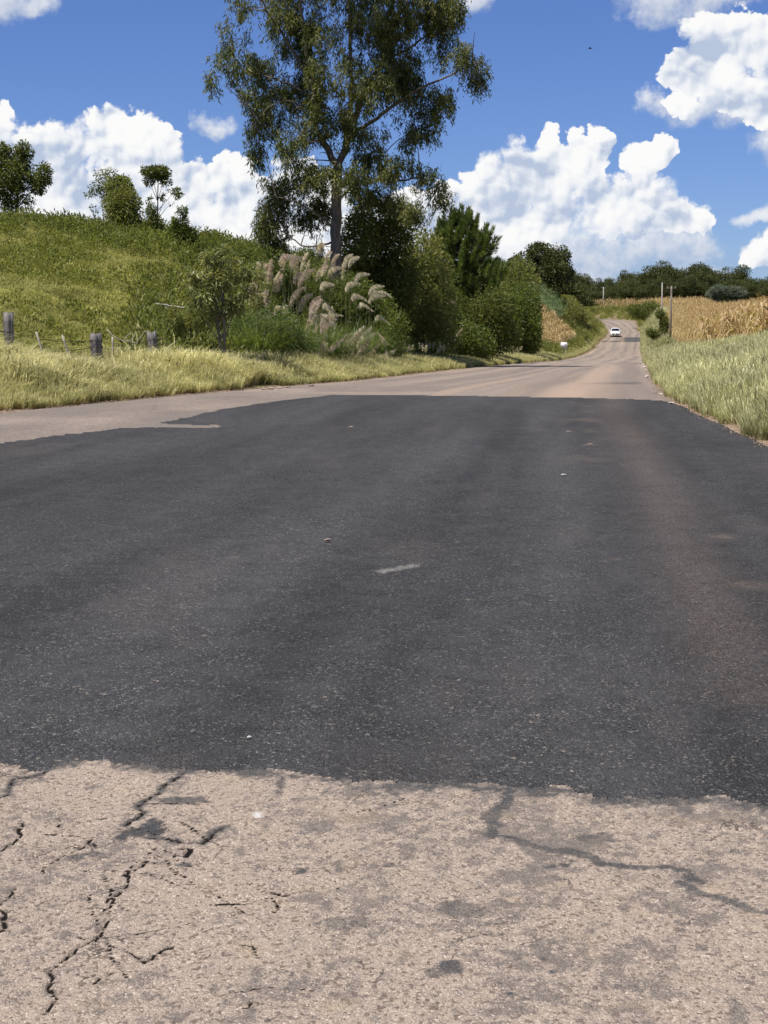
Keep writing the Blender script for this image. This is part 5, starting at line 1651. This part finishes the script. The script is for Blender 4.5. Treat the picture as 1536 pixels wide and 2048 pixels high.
def build_pampas():
    rng = np.random.default_rng(202)
    clumps = []
    lab = ['pampas grass clump with mauve upright plumes next to the young tree', 'pampas grass clump with sparse plumes and long green stems', 'tall pampas grass clump in front of the eucalyptus trunk',
           'pampas grass clump with the densest drooping plumes', 'pampas grass clump leaning right with cream plumes over the dark bush']
    for (x, Yc), lb in zip(CL, lab):
        gx = at(x, 700, Yc)[0]
        base = np.array((gx, Yc, gz(gx, Yc)))
        clumps.append((x, Yc, base, thing('pampas_grass', lb, 'pampas grass', base, 0, 'pampas clumps by the verge'), 900))
    for x, Yc, lb in ((880, 78.0, 'small pampas clump with few plumes left of the pine foot'), (975, 97.0, 'small pampas clump with few plumes in front of the pine')):
        gx = at(x, 700, Yc)[0]
        base = np.array((gx, Yc, gz(gx, Yc)))
        clumps.append((x, Yc, base, thing('pampas_grass', lb, 'pampas grass', base, 0, 'pampas clumps by the verge'), 260))
    for x, Yc, base, t, nb in clumps:
        # arching leaves
        V = []; Fq = []; H = []; T = []
        b = 0
        for k in range(nb):
            a = rng.random() * 6.283; d = np.array((math.cos(a), math.sin(a), 0)); s = np.array((-d[1], d[0], 0))
            l = 1.2 + 1.3 * rng.random(); out = 0.25 + 0.75 * rng.random()
            p0 = d * 0.3 * rng.random() + rng.normal(size=3) * np.array((.18, .18, 0))
            q = np.linspace(0, 1, 6)
            pts = [p0 + d * l * out * f ** 1.4 + np.array((0, 0, l * 0.95 * f - l * out * 0.75 * f ** 2.6)) for f in q]
            w = 0.022 * (0.7 + 0.6 * rng.random())
            tv = rng.random()
            for f, p in zip(q, pts):
                ww = w * (1 - f ** 2) + 0.002
                V.append(p - s * ww / 2); V.append(p + s * ww / 2); T += [tv, tv]
            for i in range(5):
                Fq.append((b + 2 * i, b + 2 * i + 1, b + 2 * i + 3, b + 2 * i + 2))
            b += 12
        part('leaves', np_mesh('leaves', np.array(V), np.array(Fq), M['reed'], True, {'tint': T}), t)
    stem_m = simple_mat('plume_stem', (0.22, 0.23, 0.08), 0.6, col2=(0.30, 0.26, 0.12), vscale=4)
    for lst, cls in ((PLUMES, clumps[:5]), (P_FAR, clumps[5:])):
        for (x0, y0, x1, y1, red) in lst:
            c = min(cls, key=lambda q: abs(q[0] - x0) + rng.random() * 40)
            Yp = c[1] - 0.5 - abs(rng.normal()) * 0.6
            B = at(x0, y0, Yp) - c[2]; Tp = at(x1, y1, Yp + rng.normal() * 0.1) - c[2]
            foot = np.array((rng.normal() * 0.2 + (B[0]) * 0.25, rng.normal() * 0.2, 0))
            tt = np.linspace(0, 1, 7)[:, None]
            mid = foot * 0.3 + B * 0.7 + np.array((0, 0, 0.2)); mid[2] = max(mid[2] * 0.8, 0.2)
            st = (1 - tt) ** 2 * foot + 2 * tt * (1 - tt) * mid + tt ** 2 * B
            mb = MB(); mb.tube(st, [0.009, 0.005], 4, False)
            so = part('stem', mb.mesh('stem', stem_m, True), c[3])
            # rachis continuing and bending over
            up = unit(B - st[-2]) * np.linalg.norm(Tp - B) * 0.55
            rr = (1 - tt) ** 2 * B + 2 * tt * (1 - tt) * (B + up + np.array((0, 0, 0.10))) + tt ** 2 * Tp
            ns = 210
            f = rng.random(ns)
            i = np.minimum((f * 6).astype(int), 5); fr = (f * 6 - i)[:, None]
            P = rr[i] * (1 - fr) + rr[i + 1] * fr
            ax = unit(rr[i + 1] - rr[i])
            prof = np.sin(np.clip(f * 0.9 + 0.12, 0, 1) * math.pi) ** 0.6
            lean = Tp - B; hor = unit(np.array((lean[0], lean[1], 0.0)) + 1e-6)
            upright = abs(lean[2]) > abs(lean[0]) * 1.4
            D = ax * (0.75 if upright else 0.35) + rng.normal(size=(ns, 3)) * (0.26 if upright else 0.18) + hor * 0.25 + np.array((0, 0, -0.55 if upright else -0.95))
            L = ((0.05 + 0.11 * prof) if upright else (0.06 + 0.16 * prof)) * (0.7 + 0.6 * rng.random(ns))
            part('plume', leaves('plume', P, D, L, 0.013, M['plume_r' if red else 'plume'], rng, None, 0.05), c[3])
    return


build_pampas()


def seed_weeds():
    """knee-high weeds with cream seed heads along the verge in front of the bushes"""
    rng = np.random.default_rng(303)
    protos = []
    for k in range(3):
        V = MB(); P = []; D = []
        for s in range(7):
            a = rng.random() * 6.28; h = 0.55 + 0.35 * rng.random()
            tip = np.array((math.cos(a) * 0.18, math.sin(a) * 0.18, h))
            V.tube([np.array((0, 0, -0.05)), tip * 0.5 + np.array((0, 0, 0.08)), tip], [0.006, 0.004], 4, False)
            m = 40
            f = rng.random(m)
            P.append(tip * (0.75 + 0.25 * f)[:, None]); D.append(rng.normal(size=(m, 3)) * 0.6 + np.array((0, 0, 0.4)))
        P = np.vstack(P); D = np.vstack(D)
        protos.append((V.mesh('stem', M['reed'], True), leaves('seed_head', P, D, 0.07, 0.022, M['plume'], rng)))
    spots = [(880, 700, 57), (905, 706, 58), (925, 700, 60), (945, 705, 62), (965, 712, 63), (985, 708, 66), (1005, 704, 70), (1022, 706, 74), (1040, 700, 80), (820, 712, 52), (845, 706, 54), (800, 716, 50), (790, 712, 52),
             (940, 690, 64), (1000, 696, 72), (1030, 690, 82), (660, 738, 41), (640, 742, 40.5), (690, 736, 42), (860, 716, 53)]
    for i, (x, y, Yd) in enumerate(spots):
        yy = np.arange(30, 180, 0.5); xx = np.array([at(x, y, q)[0] for q in yy])
        Yd = float(yy[np.argmax(XL(yy) - xx > 1.6 + 1.4 * rng.random())])
        X = at(x, y, Yd)[0]
        t = thing('seed_weed', 'knee-high weed with cream seed heads in the verge before the bushes', 'weed', (X, Yd, gz(X, Yd)), rng.random() * 6.28, 'cream seed-headed weeds on the left verge')
        s = 0.9 + 0.4 * rng.random(); t.scale = (s, s, s)
        k = int(rng.integers(0, 3))
        part('stem', protos[k][0], t); part('seed_head', protos[k][1], t)


seed_weeds()


# ------------------------------------------------------------------ fence, dead branches
def build_fence():
    rng = np.random.default_rng(404)
    posts = [(12, 625, 34.5, 0.23, -0.04), (192, 667, 36.3, 0.27, 0.0), (314, 664, 38.3, 0.25, 0.08)]
    c = at(160, 700, 34.6)
    base = np.array((c[0], c[1], gz(c[0], c[1])))
    t = thing('wooden_fence', 'old fence of split grey posts and rusty wire in the tall grass', 'fence', base)
    tops = []
    for (x, y, Yd, w, ln) in posts:
        p = at(x, y, Yd)
        g0 = gz(p[0], Yd) - 0.35
        h = p[2] - g0
        # split post: irregular section with grooves, two halves proud of a central split
        th = np.linspace(0, 2 * math.pi, 20, endpoint=False)
        prof = 1 + 0.10 * np.sin(3 * th + rng.random() * 6) + 0.12 * (rng.random(20) - 0.5)
        prof[[4, 5, 14]] *= 0.62; prof[9] *= 0.8; prof[17] *= 0.82
        zs = np.linspace(0, 1, 9)
        V = []
        for z in zs:
            j = 1 + 0.05 * rng.normal(size=20)
            r = w / 2 * prof * j * (1.06 - 0.12 * z)
            off = np.array((-ln * (1 - z) * h * -1.0 + 0.02 * math.sin(z * 5), 0))
            zz = g0 + h * z + (rng.normal(size=20) * 0.025 - 0.05 * (prof < 0.75) if z == 1 else 0)
            V.append(np.stack([p[0] + off[0] - ln * h + r * np.cos(th), Yd + 0.75 * r * np.sin(th), np.broadcast_to(zz, (20,))], 1))
        V = np.array(V).reshape(-1, 3)
        Qs = [(i * 20 + j, i * 20 + (j + 1) % 20, (i + 1) * 20 + (j + 1) % 20, (i + 1) * 20 + j) for i in range(8) for j in range(20)]
        cz = V[-20:].mean(0); V = np.vstack([V, cz + np.array((0, 0, -0.02))])
        Ts = [(160 + j, 160 + (j + 1) % 20, 180) for j in range(20)]
        po = part('post', np_mesh('post', V - base, [np.array(Qs), np.array(Ts)], M['wood'], False), t)
        for k_, dz in enumerate((0.42, 0.78)):
            ring = MB()
            zz = p[2] - dz * (1.0 if x < 100 else 0.4)
            a = np.linspace(0, 2 * math.pi, 15)
            ring.tube(np.stack([p[0] + w * 0.58 * np.cos(a), Yd + w * 0.5 * np.sin(a), zz + 0.015 * np.sin(a * 2)], 1) - base, [0.008], 5, False)
            part('wire_loop', ring.mesh('wire_loop', M['wire'], True), po)
        tops.append(np.array((p[0], Yd - 0.12, p[2])))
    for dz in (0.42, 0.78):
        mb = MB()
        a = np.array((tops[0][0] - 7, tops[0][1] - 0.6, tops[0][2] - dz)); pts = [a, tops[0] - np.array((0, 0, dz))]
        pts += [tops[1] - np.array((0, 0, dz * 0.4)), tops[2] - np.array((0, 0, dz * 0.4))]
        full = []
        for u, v in zip(pts[:-1], pts[1:]):
            q = np.linspace(0, 1, 9)[:, None]
            full.append((u * (1 - q) + v * q - np.array((0, 0, 0.10)) * np.sin(q * math.pi))[:-1])
        mb.tube(np.vstack(full + [pts[-1][None]]) - base, [0.006], 4, False)
        part('wire', mb.mesh('wire', M['wire'], True), t)
    for (x0, y0, x1, y1, Yd) in ((72, 664, 86, 706, 35.0), (124, 670, 138, 712, 35.4), (225, 674, 226, 712, 36.6)):
        u = at(x0, y0, Yd); v = at(x1, y1, Yd)
        v = v + (v - u) * 0.6
        mb = MB(); q = np.linspace(0, 1, 5)[:, None]
        mb.tube(v * (1 - q) + u * q - base, [0.028, 0.022], 6, True, 0.15, 3)
        part('stake', mb.mesh('stake', M['stick'], True), t)


build_fence()


def dead_branch(label, pts_list, Y0, r, mat='stick', sub=3):
    x, y = pts_list[0][0]
    c = at(x, y, Y0); base = np.array((c[0], Y0, gz(c[0], Y0)))
    mb = MB(); rng = np.random.default_rng(int(abs(x)) + 1)
    for i, pts in enumerate(pts_list):
        p = px_path(pts, Y0, base, rng, 0.15 * (i % 2), sub, 0.008)
        mb.tube(p, [r * (1 if i == 0 else 0.6), r * 0.35], 5, True, 0.12, i)
    o = part('dead_branch', mb.mesh('dead_branch', M[mat], True), None, base)
    tag(o, label, 'branch', 'dead branches lying in the pasture')


dead_branch('pale forked dead branch caught in the grass between the fence posts', [[(214, 659), (226, 672), (245, 683), (262, 680), (272, 690)], [(245, 683), (256, 668), (262, 664)], [(272, 690), (282, 672), (290, 661)], [(262, 680), (268, 668)]], 37.3, 0.016)
dead_branch('bleached fallen branch on the slope left of the young tree', [[(372, 616), (345, 613), (325, 608), (312, 607)], [(345, 613), (330, 615)]], 47.0, 0.04)
dead_branch('thin bleached stick lying on the upper pasture', [[(-6, 578), (15, 584), (36, 590)]], 58.0, 0.03)


# ------------------------------------------------------------------ stones and litter on the road
def stone(x, y, size, label, mat='stone', Y0=None, name='stone', group=None, flat=0.5):
    if Y0 is None:
        X, Yd = ground0(x, y)
    else:
        X = at(x, y, Y0)[0]; Yd = Y0
    dl, dr = road_dist(np.array([X]), np.array([Yd]))
    z = float(ZR(Yd)) + 0.03 if max(dl[0], dr[0]) < 0 else gz(X, Yd)
    bm = bmesh.new()
    bmesh.ops.create_icosphere(bm, subdivisions=2, radius=size / 2)
    r = random.Random(int(x * 7 + y))
    ax = [Vector((r.uniform(-1, 1), r.uniform(-1, 1), r.uniform(-1, 1))).normalized() for _ in range(7)]
    cut = [size * r.uniform(0.28, 0.42) for _ in ax]
    for v in bm.verts:
        for a, c in zip(ax, cut):
            d = v.co.dot(a)
            if d > c:
                v.co -= a * (d - c)
        v.co.z *= flat; v.co.x *= 1.3
    me = bpy.data.meshes.new(name); bm.to_mesh(me); bm.free(); me.materials.append(M[mat])
    o = part(name, me, None, (X, Yd, z + size * flat * 0.25))
    o.rotation_euler = (0, 0, r.random() * 6)
    tag(o, label, 'stone', group)


stone(655, 1090, 0.045, 'small pale brown stone lying alone mid-way on the dark patch')
stone(498, 1491, 0.018, 'tiny white chip on the dark patch close to the worn surface', 'white_stone')
stone(702, 858, 0.07, 'flat pale clod on the left far part of the dark patch', flat=0.25)
stone(1180, 893, 0.08, 'flat tan clod in the dusty wheel track of the dark patch', flat=0.15)
stone(1137, 867, 0.07, 'small tan clod near the far end of the dark patch', flat=0.15)
stone(1128, 956, 0.05, 'pale chip right of the middle of the dark patch', 'white_stone', flat=0.3)
EG = 'pale rubble along the right road edge'
for (x, y, Yd, s) in ((1283, 728, 92, 0.16), (1287, 733, 76, 0.16), (1289, 741, 66, 0.16), (1294, 756, 48, 0.15), (1343, 812, 29.0, 0.10), (1322, 796, 33, 0.09)):
    stone(x, y, s, 'pale lump of broken rubble on the crumbling right road edge', 'white_stone', Yd, 'rubble', EG, 0.5)
for (x, y, Yd, s) in ((540, 775, 36.4, 0.20), (558, 772, 37.0, 0.16), (622, 768, 38.8, 0.18), (575, 774, 37.6, 0.12), (528, 777, 36.0, 0.14)):
    stone(x, y, s, 'sandy clod at the left road edge below the pampas grass', 'stone', Yd, 'clod', 'sandy clods at the left road edge', 0.3)


# ------------------------------------------------------------------ utility poles, sign board, bird
def pole(x, ytop, Y0, r, mat, label, arm=True, lean=0.0):
    p = at(x, ytop, Y0)
    z = gz(p[0], Y0)
    h = p[2] - z
    t = thing('utility_pole', label, 'pole', (p[0], Y0, z), 0, 'utility poles along the road')
    mb = MB(); mb.tube([(0, 0, -0.5), (lean * h * 0.5, 0, h * 0.5), (lean * h, 0, h)], [r * 1.25, r * 0.8], 10)
    part('shaft', mb.mesh('shaft', M[mat], True), t)
    if arm:
        a = MB(); a.box((lean * h, 0.0, h - 0.25), (1.1, 0.10, 0.10)); a.box((lean * h, -r, h - 0.55), (0.05, 0.05, 0.5))
        ao = part('crossarm', a.mesh('crossarm', M['pole_wood']), t)
        for dx in (-0.45, 0.0, 0.45):
            i_ = MB(); i_.tube([(lean * h + dx, 0, h - 0.22), (lean * h + dx, 0, h - 0.10), (lean * h + dx, 0, h - 0.04)], [0.03, 0.05, 0.02], 8)
            part('insulator', i_.mesh('insulator', M['concrete'], True), ao)


pole(1343, 572, 178, 0.115, 'pole_wood', 'brown utility pole with crossarm at the corner of the maize field')
pole(1325.5, 565, 250, 0.11, 'concrete', 'pale utility pole without crossarm standing in the bank scrub', False, -0.012)
pole(1207.5, 574, 358, 0.14, 'concrete', 'pale utility pole behind the far bend against the dark wood', True, -0.01)


def sign():
    p = at(1128, 691, 158)
    X = min(p[0], float(XL(158)) - 1.0)
    z = gz(X, 158)
    t = thing('roadside_board', 'small white square board on a post at the verge before the dry maize patch', 'sign', (X, 158, z), -0.15)
    top = CAMH + (650 - 684.5) * 158 / 3098.0 - z
    s = 0.66
    wm = simple_mat('board_white', (0.8, 0.77, 0.74), 0.6)
    mb = MB(); mb.box((0, 0, top - s / 2), (s, 0.03, s))
    b = part('board', mb.mesh('board', wm), t)
    mk = simple_mat('board_mark', (0.45, 0.40, 0.47), 0.6)
    m = MB(); m.box((0.12, -0.019, top - 0.22), (0.14, 0.005, 0.14)); m.box((-0.03, -0.019, top - 0.33), (0.07, 0.005, 0.34), (0, -0.35, 0))
    m.box((0.06, -0.0175, top - 0.40), (0.07, 0.004, 0.2), (0, 0.5, 0)); m.box((-0.2, -0.019, top - 0.3), (0.06, 0.005, 0.12))
    part('marking', m.mesh('marking', mk), b)
    for dx in (-0.14, 0.16):
        l = MB(); l.box((dx, 0.03, (top - s) / 2 - 0.15), (0.05, 0.03, top - s + 0.55))
        part('leg', l.mesh('leg', M['stick']), t)


sign()


def bird():
    p = at(1180, 97, 150)
    t = thing('bird', 'distant dark bird gliding in the blue sky', 'bird', p)
    bm_ = simple_mat('bird_dark', (0.02, 0.02, 0.022), 0.8)
    mb = MB(); mb.tube([(-0.16, 0, 0.0), (-0.10, 0, 0.01), (0.0, 0, 0.0), (0.1, 0, 0), (0.2, 0, 0.0)], [0.015, 0.04, 0.055, 0.04, 0.012], 8)
    part('body', mb.mesh('body', bm_, True), t)
    for s in (-1, 1):
        V = np.array([(-0.07, 0, 0.02), (0.06, 0, 0.02), (0.05, s * 0.2, 0.09), (-0.05, s * 0.2, 0.10), (0.07, s * 0.42, 0.06), (0.02, s * 0.42, 0.065),
                      (-0.07, 0, 0.0), (0.06, 0, 0.0), (0.05, s * 0.2, 0.075), (-0.05, s * 0.2, 0.085), (0.07, s * 0.42, 0.055), (0.02, s * 0.42, 0.06)])
        Qw = [(0, 1, 2, 3), (3, 2, 4, 5), (6, 9, 8, 7), (9, 11, 10, 8), (0, 3, 9, 6), (3, 5, 11, 9), (1, 7, 8, 2), (2, 8, 10, 4), (5, 4, 10, 11)]
        part('wing', np_mesh('wing', V, np.array(Qw), bm_), t)


bird()


# ------------------------------------------------------------------ white car
def build_car():
    Y0 = 270.0
    X0 = at(1230.5, 671, Y0)[0]
    t = thing('car', 'white hatchback car driving towards us out of the far bend', 'car', (X0, Y0, float(ZR(Y0)) + 0.02), math.radians(-6))
    dz = (float(ZR(Y0 + 1.3)) - float(ZR(Y0 - 1.3))) / 2.6
    t.rotation_euler = (math.atan(dz), 0, math.radians(-8))
    white = simple_mat('car_paint', (0.82, 0.82, 0.81), 0.25, spec=0.5)
    glass = simple_mat('car_glass', (0.012, 0.014, 0.016), 0.08, spec=0.6)
    black = simple_mat('car_black', (0.02, 0.02, 0.02), 0.6)
    lamp = simple_mat('car_lamp', (0.55, 0.56, 0.57), 0.15, spec=0.7)
    rubber = simple_mat('car_rubber', (0.02, 0.02, 0.02), 0.85)
    rim = simple_mat('car_rim', (0.5, 0.5, 0.5), 0.35, 0.7)
    # body loft along y (front at -y): y, half width, bottom, shoulder height, top height
    secs = [(-1.95, 0.62, 0.34, 0.52, 0.58), (-1.90, 0.74, 0.24, 0.60, 0.70), (-1.70, 0.83, 0.20, 0.70, 0.80), (-1.2, 0.86, 0.19, 0.80, 0.92), (-0.75, 0.87, 0.18, 0.88, 0.98),
            (0.0, 0.87, 0.18, 0.92, 0.99), (1.0, 0.87, 0.18, 0.94, 1.0), (1.55, 0.85, 0.20, 0.94, 1.0), (1.85, 0.80, 0.26, 0.88, 0.95), (1.93, 0.70, 0.34, 0.74, 0.80)]
    V = []
    for y, w, b, s, tp in secs:
        ring = [(-w * 0.86, b), (-w * 0.97, b + 0.06), (-w, (b + s) / 2), (-w * 0.985, s), (-w * 0.88, tp), (-w * 0.4, tp + 0.03), (w * 0.4, tp + 0.03), (w * 0.88, tp), (w * 0.985, s), (w, (b + s) / 2), (w * 0.97, b + 0.06), (w * 0.86, b)]
        V += [(x, y, z) for x, z in ring]
    n = 12
    Qs = [(i * n + j, i * n + (j + 1) % n, (i + 1) * n + (j + 1) % n, (i + 1) * n + j) for i in range(len(secs) - 1) for j in range(n)]
    me = np_mesh('body', np.array(V), [np.array(Qs), np.array([list(range(n)), list(range((len(secs) - 1) * n, len(secs) * n))])], white, True)
    part('body', me, t)
    # cabin: pillars and roof, with the panes set on it
    cab = [(-0.80, 0.78, 0.96, 0.98), (-0.25, 0.66, 0.96, 1.38), (0.05, 0.62, 0.96, 1.46), (0.9, 0.62, 0.96, 1.46), (1.35, 0.64, 0.96, 1.36), (1.75, 0.74, 0.96, 0.99)]
    V = []
    for y, w, b, tp in cab:
        V += [(-0.80, y, b), (-w - 0.03, y, tp - 0.06), (-w * 0.85, y, tp), (w * 0.85, y, tp), (w + 0.03, y, tp - 0.06), (0.80, y, b)]
    n = 6
    Qs = [(i * n + j, i * n + j + 1, (i + 1) * n + j + 1, (i + 1) * n + j) for i in range(len(cab) - 1) for j in range(n - 1)]
    part('roof', np_mesh('roof', np.array(V), np.array(Qs), white, True), t)
    V = np.array([(-0.68, -0.80, 1.02), (0.68, -0.80, 1.02), (0.56, -0.27, 1.385), (-0.56, -0.27, 1.385)])
    nrm = np.array((0, -0.03, 0.03))
    part('windscreen', np_mesh('windscreen', np.vstack([V + nrm, V + nrm * 0.2]), np.array([(0, 1, 2, 3), (4, 7, 6, 5), (0, 4, 5, 1), (1, 5, 6, 2), (2, 6, 7, 3), (3, 7, 4, 0)]), glass), t)
    for s in (-1, 1):
        V = np.array([(s * 0.815, -0.5, 1.02), (s * 0.815, 1.3, 1.02), (s * 0.70, 1.15, 1.34), (s * 0.70, -0.12, 1.34)])
        off = np.array((s * 0.012, 0, 0))
        part('side_window', np_mesh('side_window', np.vstack([V + off, V - off]), np.array([(0, 1, 2, 3), (4, 7, 6, 5), (0, 4, 5, 1), (1, 5, 6, 2), (2, 6, 7, 3), (3, 7, 4, 0)]), glass), t)
        mb = MB(); mb.box((s * 0.62, -1.83, 0.665), (0.30, 0.16, 0.13), (0, 0, s * 0.45))
        part('headlight', mb.mesh('headlight', lamp), t)
        mb = MB(); mb.tube([(s * 0.62, -1.93, 0.36), (s * 0.62, -1.89, 0.36)], [0.07, 0.08], 10)
        part('fog_light', mb.mesh('fog_light', lamp, True), t)
        mb = MB(); mb.box((s * 0.98, -0.55, 1.0), (0.20, 0.10, 0.15), (0, 0, s * 0.1)); mb.box((s * 0.88, -0.55, 0.98), (0.08, 0.05, 0.06))
        part('mirror', mb.mesh('mirror', white), t)
        for y in (-1.22, 1.25):
            mb = MB(); mb.tube([(s * 0.66, y, 0.30), (s * 0.69, y, 0.30), (s * 0.82, y, 0.30), (s * 0.865, y, 0.30)], [0.26, 0.30, 0.30, 0.27], 18)
            w = part('wheel', mb.mesh('tyre', rubber, True), t)
            mb = MB(); mb.tube([(s * 0.80, y, 0.30), (s * 0.875, y, 0.30)], [0.19, 0.18], 14)
            part('rim', mb.mesh('rim', rim), w)
    mb = MB(); mb.box((0, -1.955, 0.40), (1.0, 0.05, 0.16))
    g = part('lower_grille', mb.mesh('lower_grille', black), t)
    mb = MB(); mb.box((-0.19, -1.935, 0.645), (0.28, 0.05, 0.06), (0, 0.15, 0)); mb.box((0.19, -1.935, 0.645), (0.28, 0.05, 0.06), (0, -0.15, 0))
    part('upper_grille', mb.mesh('upper_grille', black), t)
    mb = MB(); mb.box((0, -1.985, 0.44), (0.40, 0.02, 0.13))
    part('number_plate', mb.mesh('number_plate', simple_mat('plate', (0.55, 0.55, 0.55), 0.5)), t)


build_car()
